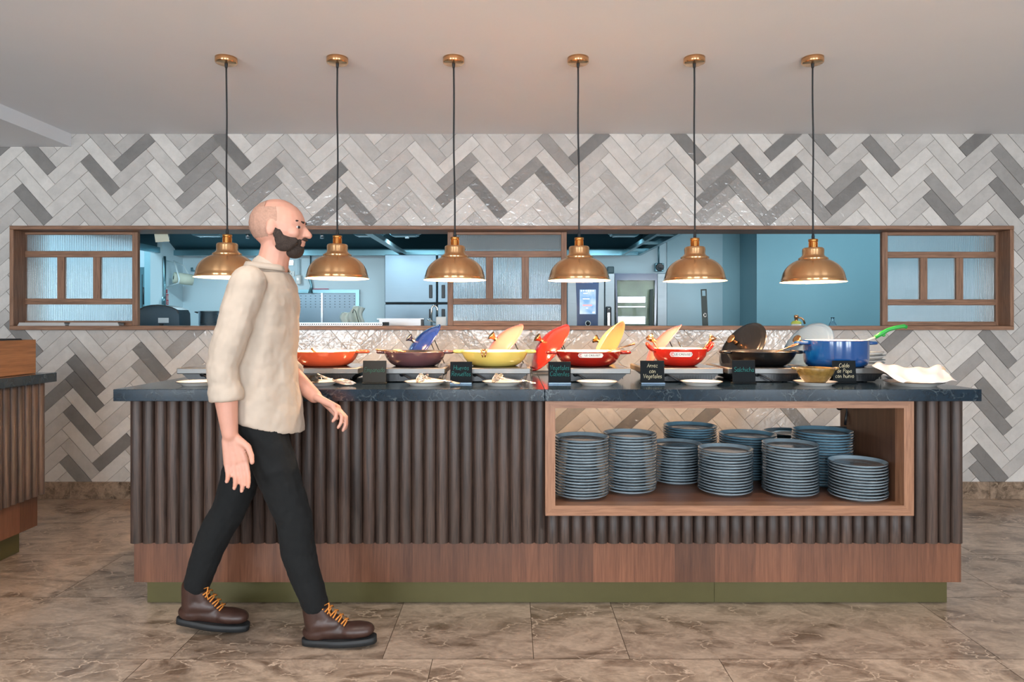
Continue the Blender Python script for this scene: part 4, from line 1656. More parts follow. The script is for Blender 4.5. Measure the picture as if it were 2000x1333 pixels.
for i in range(nx):
    for j in range(ny_):
        a = i * (ny_ + 1) + j
        fs.append((a, a + ny_ + 1, a + ny_ + 2, a + 1))
m.add(vs, fs, True)
o = m.build('sheet', M_napkin, NP)
md = o.modifiers.new('thick', 'SOLIDIFY'); md.thickness = .001
m = MB()
m.box(.135, .150, -.001, .0, .030, .046)
m.box(.134, .146, -.0012, -.0002, .050, .053)
m.build('printed_mark', simple('printed_orange', lin(214, 168, 110), .7), NP, (0, .035, .006))
# small raised stack behind the paper and white stack behind the Dutch oven
for k in range(4):
    z = ST + .0003 + k * .0135
    lb = 'small white plate, %s in the low stack behind the crumpled paper' % ('topmost', 'second from top', 'third from top', 'lowest')[3 - k]
    small_plate(1765, lb, R=.076, Y=3.13, z=z, grp='white plates in the low stack')
    if k == 0:
        pass
random.seed(17)
me_w = plate_proto(.122, [M_white, M_platerim, M_white], .022)
me_w2 = plate_proto(.085, [M_white, M_platerim, M_white], .018)
for k in range(8):
    tl = (0, 0, 0) if k < 5 else ((0, -.035, 0), (0, -.05, 0), (0, .01, 0))[k - 5]
    plate_obj(me_w if k < 7 else me_w2, (1.765 + random.uniform(-.004, .004) - (.05 if k == 7 else 0), 3.478 + random.uniform(-.003, .003), ST + .0004 + k * .0150 + (.004 if k > 4 else 0)),
              (tl[0], tl[1], random.uniform(0, 6)), 'white speckled-rim plate, %s, stack behind the Dutch oven' % ORD[7 - k],
              'white plates stacked behind the Dutch oven')
# ------------------------------------------------------------------ kitchen seen through the hatch
KY = 7.30
m = MB(); m.box(-6, 6, YW + .2, 8.7, -.06, 0); struct(m.build('floor', simple('kitchen_floor', lin(150, 150, 150), .5)))
m = MB(); m.box(-6, 6, YW + .2, 8.7, 2.9, 3.0); struct(m.build('ceiling', M_kwall))
m = MB(); m.box(-6, 6, YW + .2, YW + .205, CZ + .12, 2.9); struct(m.build('trim_2', M_kwall))
m = MB()
m.box(-3.52, PX(1411, KY), KY, KY + .15, 0, 2.9)
m.box(-3.64, -3.52, 6.87, KY + .15, 0, 2.9)
struct(m.build('wall_kitchen_back', M_kwall))
m = MB()
m.box(PX(1411, KY), 2.437, KY, KY + .15, 0, 2.9)
m.box(2.437, 6, 6.797, KY + .15, 0, 2.9)
struct(m.build('wall_kitchen_right', M_kcool))
m = MB()
m.box(-6, -3.64, 8.3, 8.45, 0, 2.9)
struct(m.build('wall_kitchen_far', M_kwall))
m = MB(); m.box(-6.1, -6, YW + .2, 8.45, 0, 2.9); struct(m.build('wall_kitchen_left', M_kwall))
m = MB(); m.box(6, 6.1, YW + .2, 8.45, 0, 2.9); struct(m.build('wall_kitchen_end', M_kcool))
m = MB(); m.box(PX(282, 7.6), PX(308, 7.6), 7.6, 7.9, 0, 2.9); struct(m.build('trim_3', M_kcool))
# tall cabinet in the far corridor
ca = thing('tall_cabinet', 'tall blue grey cabinet at the far left beyond the hatch', 'cabinet', (PX(268, 7.9), 8.05, 0))
m = MB(); m.box(-.6, .085, -.1, .2, .001, PZ(522, 7.95), bev=.01); m.build('body', M_hoodl, ca)
m = MB(); m.box(.03, .034, -.104, -.1, .12, 1.75); m.build('door_gap', M_blackm, ca)
for s in (.3, .0):
    m = MB(); m.tube([(.058, -.12, 1.1 + s), (.058, -.12, 1.3 + s)], .008, 8); m.build('handle', M_black, ca)

# extraction hood
hd = thing('extraction_hood', 'long dark steel extraction hood hanging over the kitchen', 'extractor hood', (-1.1, 6.1, 1.9))
HX0, HX1, HY0, HY1 = -3.59, 1.341, 5.02, 7.15
ox, oy, oz = -1.1, 6.1, 1.9
m = MB()
m.box(HX0 - ox, HX1 - ox, HY0 - oy, HY1 - oy, .42, .46)
m.box(HX0 - ox, HX0 + .02 - ox, HY0 - oy, HY1 - oy, .0, .42)
m.box(HX0 - ox, HX1 - ox, HY1 - .02 - oy, HY1 - oy, .0, .42)
m.box(HX1 - .02 - ox, HX1 - ox, HY0 - oy, HY1 - oy, .0, .42)
m.box(HX0 - ox, HX1 - ox, HY0 - oy, HY0 + .02 - oy, .02, .42)
# sloping filter bank inside
m.prism([(HY1 - .02 - oy, .06), (6.45 - oy, .40), (6.45 - oy, .42), (HY1 - .02 - oy, .09)], HX0 + .02 - ox, HX1 - .02 - ox, 'x')
m.build('canopy', M_hood, hd)
m = MB()
for (a, b_, c, d) in ((HX0, HX1, HY1 - .05, HY1 + .005), (HX0, HX1, HY0 - .005, HY0 + .04)):
    m.box(a - ox, b_ - ox, c - oy, d - oy, -.008, .045)
m.box(HX0 - .005 - ox, HX0 + .05 - ox, HY0 - oy, HY1 - oy, -.0075, .05)
m.build('rim', M_hoodl, hd)
m = MB()
m.box(HX1 - .20 - ox, HX1 - .17 - ox, HY0 + .04 - oy, HY1 - .05 - oy, -.007, .03)
m.box(HX1 - .03 - ox, HX1 + .005 - ox, HY0 + .04 - oy, HY1 - .05 - oy, -.007, .04)
for yy in (5.5, 6.1, 6.7):
    m.box(HX1 - .17 - ox, HX1 - .03 - ox, yy - oy, yy + .03 - oy, -.005, .02)
m.build('side_rail', M_hoodl, hd)
m = MB()
m.box(-1.16 - ox, -1.10 - ox, HY0 + .04 - oy, HY1 - .05 - oy, -.006, .03)
m.build('divider', simple('pale_steel', lin(176, 206, 214), .35, metal=.4), hd)
m = MB()
m.tube([(HX0 + .05 - ox, 6.2 - oy, .155), (HX1 - 1.6 - ox, 6.2 - oy, .155)], .016, 10)
m.build('pipe', M_hoodl, hd)
for px in (327, 484, 629, 795):
    m = MB()
    x = PX(px, 6.1) - ox
    m.tube([(x, 6.1 - oy, .25), (x, 6.1 - oy, .07)], .011, 8)
    m.tube([(x, 6.1 - oy, .10), (x, 6.1 - oy, .045)], .018, 8)
    m.build('nozzle', M_steel, hd)
M_lampg = simple('lamp_glass', lin(150, 168, 176), .3)
for px in (400, 717, 788, 1222):  # leftmost lamp and housing are added to brighten the left kitchen wall
    x = PX(px, 6.0) - ox
    m = MB(); m.box(x - .125, x + .125, -.10, .04, .065, .085, bev=.01); m.box(x - .14, x + .14, -.11, .06, .085, .15, bev=.01); m.build('lamp_housing', M_hoodl, hd)
    m = MB(); m.box(x - .11, x + .11, -.111 - .003, -.109, .09, .145); m.box(x - .10, x + .10, -.08, .02, .06, .066); m.build('lamp_glass', M_lampg, hd)
    dl = bpy.data.lights.new('hood_lamp', 'AREA'); dl.shape = 'RECTANGLE'; dl.size, dl.size_y = .2, .1; dl.energy = 12 if px == 400 else 4.2; dl.color = (.60, .87, 1.0)
    lo = bpy.data.objects.new('hood_lamp', dl); COL.objects.link(lo); lo.parent = hd; lo.location = (x, -.03, .055); lo.rotation_euler = (radians(15), 0, 0)

# worktop right behind the hatch
kw = thing('kitchen_worktop', 'stainless kitchen worktop directly behind the hatch sill', 'worktop', (-.3, 5.3, 0))
m = MB(); m.box(-3.2, 3.2, -.42, .45, 1.10, 1.14, bev=.004); m.build('top', M_ksteel, kw)
m = MB(); m.box(-3.15, 3.15, -.38, .40, .02, 1.10); m.build('cabinet', M_steeld, kw)
KT = 1.1405
# counter-top machine
Y = 5.25
mc = thing('toaster', 'dark rounded conveyor toaster behind the hatch at left', 'toaster', (PX(320, Y), Y, KT))
m = MB()
def tz(py): return PZ(py, Y) - KT
def tx(px): return PX(px, Y) - PX(320, Y)
pl = [(tx(276), 0), (tx(276.5), tz(626)), (tx(280), tz(615)), (tx(288), tz(606)), (tx(299), tz(600)), (tx(312), tz(597.5)), (tx(325), tz(596.8)), (tx(340), tz(598.5)),
      (tx(352), tz(601.5)), (tx(361), tz(606)), (tx(364.5), tz(613)), (tx(365), tz(630)), (tx(365), 0)]
m.prism(pl, -.12, .06, smooth=False)
m.build('body', simple('dark_blue_plastic', lin(50, 72, 84), .4), mc)
m = MB()
m.prism([(q[0] * 1.012, q[1] * 1.014 + .0005) for q in pl[2:-2]] + [(q[0] * .98, q[1] * .97) for q in reversed(pl[2:-2])], -.125, -.118)
m.build('trim', M_black, mc)
m = MB(); m.box(tx(325), tx(345), -.1215, -.1195, tz(631), tz(621.5)); m.build('data_label', simple('label_grey', lin(206, 214, 216), .5), mc)
m = MB(); m.box(tx(329), tx(335), -.135, -.12, tz(636), tz(632.5)); m.build('switch', M_blackm, mc)
# stock pot
Y = 5.35
sp_ = thing('stock_pot', 'stainless stock pot with wire handles behind the hatch, left of the man', 'pot', (PX(411, Y), Y, KT))
m = MB(); zt = PZ(609, Y) - KT
m.lathe([(0, 0), (.082, 0), (.085, .004), (.085, zt), (.089, zt + .002), (.089, zt + .004), (.082, zt + .003), (.082, .005), (0, .005)], 40); m.build('body', M_steel, sp_)
for s in (-1, 1):
    m = MB(); m.tube([(s * .085, -.03, zt - .012), (s * .108, -.03, zt - .004), (s * .118, 0, zt - .003), (s * .108, .03, zt - .004), (s * .085, .03, zt - .012)], .0035, 6)
    m.build('handle', M_black, sp_)
tr = MB()
random.seed(9)
for k in range(14):
    x = random.uniform(-.10, .10)
    tr.ell((x, random.uniform(-.03, .03), .012), .03, .02, .006, (random.uniform(-.4, .4), random.uniform(-.4, .4), random.uniform(0, 3)), 8, 5)
tr.box(-.12, .12, -.04, .04, 0, .01)
tag(tr.build('plastic_bag', simple('clear_blue_film', lin(150, 196, 206), .15), None, (PX(383, 5.1), 5.06, KT)), 'crumpled clear bag lying before the stock pot', 'bag')
# slotted drain rail
Y = 5.05
gr = thing('slotted_rail', 'low slotted steel rail behind the hatch below the perforated panel', 'rail', (PX(655, Y), Y, KT))
w = (750 - 560) * Y / F / 2
zt = PZ(630.5, Y) - KT
m = MB(); m.box(-w, w, 0, .2, 0, zt, bev=.003); m.build('body', M_steel, gr)
m = MB()
for k in range(44):
    x = -w + .01 + k * (2 * w - .02) / 44
    m.box(x, x + .009, -.0012, .0005, zt - .017, zt - .008)
m.box(w - .012, w + .002, -.003, .2, 0, zt + .003)
m.build('slots', M_blackm, gr)
# sink splash, tap, white board
Y = 5.45
sk = thing('sink_unit', 'grey steel sink upstand behind the hatch, left of the tap', 'sink', (PX(783, Y), Y, KT))
m = MB(); w = 44 * Y / F
m.box(-w, w, .02, .05, 0, PZ(623.5, Y) - KT, bev=.002)
m.box(-w - .01, w + .004, .0, .06, PZ(624.5, Y) - KT, PZ(622.5, Y) - KT)
m.build('upstand', M_steeld, sk)
m = MB(); m.box(w - .02, w + .0, -.004, .021, .0, PZ(624, Y) - KT); m.build('bracket', M_black, sk)
tp = thing('kitchen_tap', 'chrome swan neck tap behind the hatch above the blue lid', 'tap', (PX(843, 5.2), 5.2, KT))
m = MB()
q = 5.2 / F
zt = PZ(597, 5.2) - KT
pts = [(0, 0, 0), (0, 0, zt - .03)] + [(.022 - .022 * cos(pi * k / 8), 0, zt - .03 + .028 * sin(pi * k / 8)) for k in range(1, 9)] + [(.044, 0, zt - .07)]
m.tube(pts, .0075, 10); m.lathe([(0, 0), (.017, 0), (.015, .02), (0, .02)], 16)
m.build('spout', M_silver, tp)
m = MB(); m.tube([(.03, 0, .055), (-.03, -.01, .075)], .005, 8); m.build('lever', M_silver, tp)
wbx = MB(); wbx.box(-.04, .04, -.006, .006, 0, PZ(619, 5.1) - KT, bev=.005)
tag(wbx.build('white_board', M_white, None, (PX(862, 5.1), 5.1, KT)), 'white plastic board standing right of the tap', 'board')
# cloth
Y = 5.6
cl = MB()
random.seed(6)
n = 24
vs = []
for i in range(n + 1):
    for j in range(13):
        u_, v_ = i / n, j / 12
        x = (PX(666 + 46 * u_, Y) - PX(689, Y)) + .012 * sin(7 * v_)
        top = PZ(603 + (10 if u_ < .45 else 2) * (1 - u_) + 3 * sin(u_ * 7), Y) - KT
        z = top * v_
        y = -.05 + .05 * v_ + .018 * sin(9 * u_ + 3 * v_) - .02 * sin(16 * u_)
        vs.append((x, y, z))
fs = [(i * 13 + j, (i + 1) * 13 + j, (i + 1) * 13 + j + 1, i * 13 + j + 1) for i in range(n) for j in range(12)]
cl.add(vs, fs, True)
cg = thing('cloth_bag', 'off white cloth bag with dark strap behind the hatch', 'bag', (PX(689, Y), Y, KT + .011))
o = cl.build('cloth', simple('off_white_cloth', lin(222, 232, 222), .85, var=.05), cg)
md = o.modifiers.new('thick', 'SOLIDIFY'); md.thickness = .02
m = MB(); m.tube([(.02, -.09, .12), (.03, -.095, .15), (.045, -.095, .135), (.075, -.09, .02)], .003, 6); m.build('strap', M_cord, cg)
# gas torch and bottle
Y = 5.0
gt = thing('gas_torch', 'small gas torch canister with bent nozzle on the hatch sill side', 'gas torch', (PX(1555, Y), Y, KT))
m = MB(); m.lathe([(0, 0), (.036, 0), (.036, .045), (0, .045)], 28); m.build('canister', M_white, gt)
m = MB(); m.lathe([(.036, .045), (.036, .055), (.026, .066), (.012, .070), (0, .070)], 28); m.build('collar', simple('yellow_green', lin(198, 204, 84), .4), gt)
m = MB(); m.lathe([(.012, .069), (.012, .085), (.016, .09), (.016, .108), (.010, .112), (0, .112)], 20)
m.tube([(.012, 0, .092), (.035, 0, .090), (.052, 0, .078), (.063, 0, .045)], [.006, .006, .007, .008], 8); m.build('burner', M_gold, gt)
bt = MB(); bt.lathe([(0, 0), (.026, 0), (.027, .035), (.022, .05), (.012, .066), (.011, .088), (.015, .092), (.009, .094), (.009, .07), (.02, .045), (.023, .005), (0, .004)], 28)
tag(bt.build('glass_bottle', glass('bottle_glass', (.85, .97, 1, 1), .02), None, (PX(1626, Y), Y, KT)), 'small clear glass bottle right of the gas torch', 'bottle')
# strip with holes, leaning
st_ = thing('steel_strip', 'narrow black hanging bar with holes standing right of the oven', 'bar', (PX(1378, 5.0), 5.0, KT), rot=(0, -.045, 0))
m = MB()
zz = PZ(565, 5.0) - KT
m.box(-.021, .021, 0, .006, 0, zz - .05)
m.box(-.021, -.013, 0, .006, zz - .05, zz); m.box(.013, .021, 0, .006, zz - .05, zz); m.box(-.013, .013, 0, .006, zz - .010, zz)
m.build('bar', simple('dark_green_black', lin(44, 58, 54), .5), st_)
m = MB(); m.tube([(.009 * cos(a_), -.002, .11 + .014 * sin(a_)) for a_ in [2 * pi * k / 14 for k in range(15)]], .0022, 6); m.build('ring', M_silver, st_)
# paper note under the lintel
nt_ = MB()
nt_.prism([(PX(300.5, 4.87), PZ(451, 4.87)), (PX(326, 4.87), PZ(450.5, 4.87)), (PX(331.5, 4.87), PZ(472, 4.87)), (PX(304, 4.87), PZ(473.5, 4.87))][::-1], 4.87, 4.8712)
tag(nt_.build('paper_note', simple('yellowed_paper', lin(206, 208, 190), .8), None), 'pale paper note hanging under the hatch lintel', 'paper note')

# back wall fittings
Y = KY - .005
tw = thing('paper_roll_holder', 'white wire wall rack holding a paper towel roll', 'towel holder', (PX(352, 7.1), KY - .01, PZ(535, 7.1)))
ox, oy, oz = tw.location
def W(px, py, y): return (PX(px, y) - ox, y - oy, PZ(py, y) - oz)
M_wwire = simple('white_wire', lin(226, 240, 242), .4)
m = MB()
m.tube([W(324.5, 510, 6.94), W(342, 513, 6.86), W(350, 545, 6.80), W(349, 553, 6.80), W(327, 561, 6.95)], .008, 6)
m.tube([W(339, 510, 7.08), W(360, 520, 7.05), W(372, 545, 7.02)], .007, 6)
m.build('rack', M_wwire, tw)
m = MB()
Mr = axisM(W(358, 545, 6.9), (.8, .6, -.1))
m.lathe([(.02, -.09), (.056, -.09), (.056, .09), (.02, .09)], 28, Mr, close=True); m.build('roll', simple('paper_roll', lin(214, 216, 196), .8), tw)
m = MB(); m.lathe([(.0, -.092), (.019, -.092), (.019, -.06), (0, -.06)], 16, Mr); m.build('core', M_black, tw)

sg = thing('fire_sign', 'small red safety sign with two white figures on the kitchen wall', 'sign', (-3.5195, 6.965, PZ(582, 6.965)), pi / 2)
s_ = Y / F
M_signr = simple('sign_red', lin(196, 50, 62), .5)
m = MB(); m.box(-4.2 * s_, 4.2 * s_, -.004, 0, -13 * s_, 7 * s_); m.build('panel', M_signr, sg)
m = MB()
for dx in (-2, 2):
    m.ell((dx * s_, -.005, 4 * s_), 1.1 * s_, .001, 1.5 * s_, None, 10, 5)
    m.box((dx - .9) * s_, (dx + .9) * s_, -.0055, -.004, -4 * s_, 2.8 * s_)
for k, zz in enumerate((-7.2, -10)):
    m.box(-2.6 * s_, 2.6 * s_, -.0055, -.004, (zz - .8) * s_, (zz + .4) * s_)
m.build('pictogram', M_white, sg)
s2 = MB(); s2.box(-4 * s_, 4 * s_, -.004, 0, -3.6 * s_, 3.6 * s_)
tag(s2.build('wall_sticker', M_signr, None, (-3.5195, 6.945, PZ(569.5, 6.945)), (0, 0, pi / 2)), 'small plain red sticker directly above the red safety sign', 'sticker')
pp = MB(); pp.tube([(0, 0, PZ(640, 6.8)), (0, 0, PZ(500, 6.8))], .012, 10); pp.tube([(0, -.02, PZ(595, 6.8)), (0, -.02, PZ(580, 6.8))], .02, 8)
tag(pp.build('wall_pipe', M_hoodl, None, (PX(317.5, 6.8), 6.845, 0)), 'thin vertical pipe on the kitchen wall corner, left of the red sign', 'pipe')

pn = thing('perforated_panel', 'framed stainless wall panel with rows of small slots', 'wall panel', (PX(634, Y), Y, PZ(600, Y)))
ox, oy, oz = pn.location
def Q(px): return PX(px, Y) - ox
def R_(py): return PZ(py, Y) - oz
m = MB(); m.box(Q(560), Q(700), -.004, .0, R_(690), R_(570)); m.build('sheet', M_ksteel, pn)
m = MB()
m.prism([(Q(555), R_(566.5)), (Q(703), R_(566.5)), (Q(696), R_(573)), (Q(561), R_(573))], -.03, -.004)
m.prism([(Q(703), R_(566.5)), (Q(703), R_(690)), (Q(696), R_(690)), (Q(696), R_(573))], -.031, -.004)
m.prism([(Q(555), R_(566.5)), (Q(561), R_(573)), (Q(561), R_(690)), (Q(555), R_(690))], -.031, -.004)
m.build('frame', M_hoodl, pn)
m = MB(); m.box(Q(628), Q(631.5), -.02, -.004, R_(690), R_(573)); m.build('divider', M_steel, pn)
m = MB()
for r0 in range(5):
    for c0 in range(14):
        x = Q(569 + c0 * 9.5); z = R_(578.5 + r0 * 5.4)
        m.box(x - 1.2 * s_, x + 1.2 * s_, -.0052, -.0038, z - .5 * s_, z + .5 * s_)
m.build('slots', M_blackm, pn)
ml = MB(); ml.box(-17 * s_, 17 * s_, -.02, 0, -.9 * s_, .9 * s_)
tag(ml.build('red_rail', simple('dusty_pink', lin(190, 96, 120), .5), None, (PX(625, Y), Y, PZ(565, Y))), 'thin red strip right above the perforated panel', 'strip')

for i, (px, py, lb) in enumerate(((566, 514, 'upper white wall socket between man and lamp'), (567.5, 535, 'lower white wall socket between man and lamp'))):
    r = thing('wall_socket', lb, 'socket', (PX(px, Y), Y, PZ(py, Y)), group='white kitchen wall sockets')
    m = MB(); m.box(-8 * s_, 8 * s_, -.008, 0, -5.2 * s_, 5.2 * s_, bev=.002); m.build('plate', M_white, r)
    m = MB()
    for dx in (-2, 2):
        m.box((dx - .5) * s_, (dx + .5) * s_, -.0092, -.007, -1.6 * s_, 1.2 * s_)
    m.build('slots', M_blackm, r)
r = thing('switch_box', 'white surface switch box with conduit on the kitchen wall', 'switch box', (PX(585, Y), Y, PZ(546, Y)))
m = MB(); m.box(-5 * s_, 5 * s_, -.05, 0, -10 * s_, 8 * s_, bev=.006); m.build('box', M_white, r)
m = MB(); m.tube([(0, -.02, 8 * s_), (0, -.02, 40 * s_)], .012, 8); m.build('conduit', M_kwall, r)
m = MB(); m.box(-1.5 * s_, 1.5 * s_, -.056, -.05, -2 * s_, 2 * s_); m.build('switch', M_steel, r)
cv = MB(); cv.tube([(0, -.02, -.10), (.01, -.02, -.02), (-.01, -.03, .05), (0, -.02, .12), (.0, -.02, .30)], [.03, .012, .014, .008, .008], 8)
tag(cv.build('water_valve', M_hoodl, None, (PX(608, Y), Y, PZ(555, Y))), 'thin water pipe with valve left of the second lamp, above perforated panel', 'pipe')

# fridge
Y = 6.9
fr = thing('steel_refrigerator', 'tall double door stainless refrigerator behind the hatch', 'refrigerator', (PX(820, Y), Y + .33, 0))
ox, oy, _ = fr.location
x0, x1, xm = PX(752, Y) - ox, PX(955, Y) - ox, PX(854, Y) - ox
zt, zm = PZ(498, Y), PZ(593, Y)
m = MB(); m.box(x0, x1, -.3, .04, .05, zt); m.build('body', M_blackm, fr)
for (a, b_) in ((x0, xm - .006), (xm + .006, x1)):
    for (c, d) in ((.15, zm - .008), (zm + .008, zt)):
        dr = MB(); dr.box(a, b_, -.35, -.301, c, d, bev=.006)
        dd = dr.build('door', M_ksteel, fr)
        hx0, hx1 = (b_ - .075, b_ - .04) if b_ < x1 else (a + .04, a + .075)
        hz = (PZ(583, Y), PZ(557, Y)) if d == zt else (PZ(622, Y), PZ(604, Y))
        hm = MB(); hm.box(hx0, hx1, -.36, -.345, hz[0], hz[1], bev=.004); hm.build('handle', M_black, dd)

# combi oven
Y = 6.4
M_ksteel2 = steel('oven_steel', (.30, .34, .36, 1), .42)
ov = thing('combi_oven', 'stainless combi oven with touch screen and glass door', 'oven', (PX(1205, Y), Y + .35, 0))
ox, oy, _ = ov.location
def Q(px, y=6.4): return PX(px, y) - ox
def R_(py, y=6.4): return PZ(py, y)
yf = Y - oy
top = R_(534)
m = MB(); m.box(Q(1106), Q(1303), yf + .05, yf + .7, .75, top, bev=.006); m.build('body', M_ksteel2, ov)
m = MB()
for (a, b_) in ((Q(1110), Q(1116)), (Q(1294), Q(1300))):
    m.box(a, b_, yf + .08, yf + .12, .01, .75); m.box(a, b_, yf + .6, yf + .64, .01, .75)
m.box(Q(1110), Q(1300), yf + .08, yf + .64, .3, .33)
m.build('stand', M_steeld, ov)
m = MB(); m.box(Q(1108), Q(1180.5), yf, yf + .049, .78, top - .001, bev=.005); pf = m.build('control_fascia', M_ksteel2, ov)
m = MB(); m.prism([(Q(1124), R_(536)), (Q(1170), R_(536)), (Q(1168), R_(600)), (Q(1167), .8), (Q(1127.5), .8), (Q(1126.5), R_(600))][::-1], yf - .006, yf + .001)
cp_ = m.build('control_panel', simple('navy_glass', lin(56, 82, 122), .15, coat=.5), ov)
def screen_mat():
    m_, nt, b = newmat('touch_screen')
    tc = nt.nodes.new('ShaderNodeTexCoord'); nz = nt.nodes.new('ShaderNodeTexNoise'); nz.inputs['Scale'].default_value = 9
    nt.links.new(tc.outputs['Object'], nz.inputs['Vector'])
    cr = nt.nodes.new('ShaderNodeValToRGB')
    cr.color_ramp.elements[0].position = .35; cr.color_ramp.elements[0].color = lin(110, 160, 205)
    cr.color_ramp.elements[1].position = .65; cr.color_ramp.elements[1].color = lin(196, 214, 234)
    nt.links.new(nz.outputs['Fac'], cr.inputs[0]); nt.links.new(cr.outputs[0], b.inputs['Emission Color'])
    b.inputs['Emission Strength'].default_value = .75; b.inputs['Base Color'].default_value = (.05, .06, .08, 1)
    b.inputs['Roughness'].default_value = .2
    return m_
m = MB(); m.box(Q(1132), Q(1163.5), yf - .0085, yf - .006, R_(614), R_(566)); m.build('screen', screen_mat(), cp_)
m = MB()
M_w = simple('screen_white', (1, 1, 1, 1), .4, emit=(1, 1, 1, 1), es=.9)
for k in range(6):
    m.box(Q(1134 + k * 4.6), Q(1136.4 + k * 4.6), yf - .0095, yf - .0085, R_(569.3), R_(567.2))
m.box(Q(1139), Q(1147), yf - .0095, yf - .0085, R_(574), R_(572.6)); m.box(Q(1138), Q(1151), yf - .0095, yf - .0085, R_(585), R_(583.6))
m.box(Q(1144), Q(1148), yf - .0095, yf - .0085, R_(603), R_(601.5)); m.box(Q(1157), Q(1161.5), yf - .0095, yf - .0085, R_(612), R_(609.5))
m.build('screen_text', M_w, cp_)
m = MB(); m.box(Q(1138), Q(1156), yf - .0095, yf - .0085, R_(598), R_(595.6)); m.build('screen_bar', simple('screen_red', (1, .2, .2, 1), .4, emit=(1, .25, .25, 1), es=.8), cp_)
m = MB(); m.lathe([(.019, 0), (.026, 0), (.026, .02), (.019, .02)], 28, axisM((Q(1148), yf - .02, R_(632)), (0, 1, 0), (1, 0, 0)), close=True); m.build('dial', M_white, cp_)
m = MB(); m.lathe([(0, 0), (.019, 0), (.019, .015), (0, .015)], 24, axisM((Q(1148), yf - .02, R_(632)), (0, 1, 0), (1, 0, 0))); m.build('dial_hub', M_black, cp_)
me = font_mesh('RATIONAL', .020, .0002, .0002, 0, 1.1)
me.materials.append(simple('logo_grey', lin(150, 176, 210), .4))
o = bpy.data.objects.new('lettering', me); COL.objects.link(o); o.parent = cp_; o.location = (Q(1147), yf - .0068, R_(552)); o.rotation_euler = (pi / 2, 0, 0)
# door: steel frame, dark glass surround, pale interior panel with trays
m = MB()
m.box(Q(1181.5), Q(1201), yf, yf + .049, .78, top - .001, bev=.005)
m.box(Q(1283.5), Q(1303), yf, yf + .049, .78, top - .001, bev=.005)
dr = m.build('door', M_ksteel2, ov)
m = MB()
m.prism([(Q(1200.5), top - .002), (Q(1283.8), top - .002), (Q(1279), R_(548)), (Q(1205), R_(548))][::-1], yf - .003, yf + .03)
m.prism([(Q(1200.5), top - .002), (Q(1205), R_(548)), (Q(1209), .8), (Q(1206.5), .8)][::-1], yf - .003, yf + .03)
m.prism([(Q(1283.8), top - .002), (Q(1279.5), .8), (Q(1276.5), .8), (Q(1279), R_(548))][::-1], yf - .003, yf + .03)
m.build('glass_surround', simple('navy_frame', lin(40, 62, 88), .15, coat=.5), dr)
m = MB(); m.box(Q(1200), Q(1284), yf + .035, yf + .04, .8, top - .002)
m.build('window_glass', glass('oven_glass', (.95, 1, .98, 1), 0.0, 1.12), dr)
m = MB(); m.box(Q(1199), Q(1285), yf + .0405, yf + .0495, .79, top - .001); m.build('cavity', simple('oven_cavity', lin(132, 138, 120), .45, metal=.2, var=.3, scale=12), ov)
m = MB()
for (a, b_) in ((579, 592), (618, 634), (598, 601)):
    m.box(Q(1207), Q(1262), yf + .03, yf + .0398, R_(b_), R_(a), bev=.003)
m.build('tray', M_steel, ov)
m = MB(); m.prism([(Q(1269), R_(566)), (Q(1274.5), R_(565)), (Q(1271.5), .8), (Q(1265), .8)][::-1], yf - .03, yf - .012)  # dark solid imitating the standing bar's reflection in the door glass
m.tube([(Q(1271), yf - .02, R_(575)), (Q(1271), yf + .01, R_(575))], .008, 8)
m.build('bar_reflection', simple('bar_reflection_green', lin(44, 58, 54), .5), dr)
m = MB()
m.box(Q(1182.5), Q(1193.5), yf - .03, yf - .001, .8, R_(599), bev=.01)
h_ = m.build('door_handle', M_black, dr)
m = MB(); m.box(Q(1185.5), Q(1190.5), yf - .034, yf - .03, .8, R_(611), bev=.0015); m.lathe([(0, 0), (.008, 0), (.008, .004), (0, .004)], 16, axisM((Q(1188), yf - .03, R_(604)), (0, -1, 0), (1, 0, 0))); m.build('handle_inlay', M_silver, h_)
# bright splash panel between oven and wall
sb = MB(); sb.box(PX(1303, 7.28), PX(1411, 7.28), 0, .012, .3, 2.35)
tag(sb.build('wall_lining', simple('pale_blue_panel', lin(178, 206, 214), .3, var=.04, scale=2), None, (0, 7.285, 0)), 'glossy pale blue wall lining right of the oven', 'wall panel')
# siren speaker and its conduit, small grey box
Y = 7.27
sr = thing('alarm_speaker', 'round grey alarm sounder with conduit above the oven', 'alarm', (PX(1286, Y), Y, PZ(523, Y)))
m = MB(); m.box(-.045, .05, -.04, 0, -.045, .045, bev=.006); m.build('housing', M_hoodl, sr)
m = MB(); m.lathe([(.0, .0), (.03, .0), (.042, .02), (.036, .022), (.012, .01), (0, .012)], 28, axisM((.004, -.04, .0), (0, -1, 0), (1, 0, 0))); m.build('horn', M_black, sr)
m = MB(); m.tube([(0, -.01, .04), (0, -.01, PZ(470, Y) - PZ(523, Y))], .009, 8); m.build('conduit', M_hoodl, sr)
jb = MB(); jb.box(-.035, .035, -.04, 0, -.035, .035, bev=.006)
tag(jb.build('junction_box', simple('teal_box', lin(60, 96, 104), .4), None, (PX(1192, Y), Y, PZ(528, Y))), 'small dark teal junction box above the oven, beside the lamp', 'box')
rh = MB(); rh.tube([(0, 0, 0), (0, -.04, .0), (0, -.05, .03)], .012, 8)
tag(rh.build('wall_hook', M_hoodl, None, (PX(379, 7.29), 7.29, PZ(528, 7.2))), 'small steel hook behind the left lamp', 'hook')

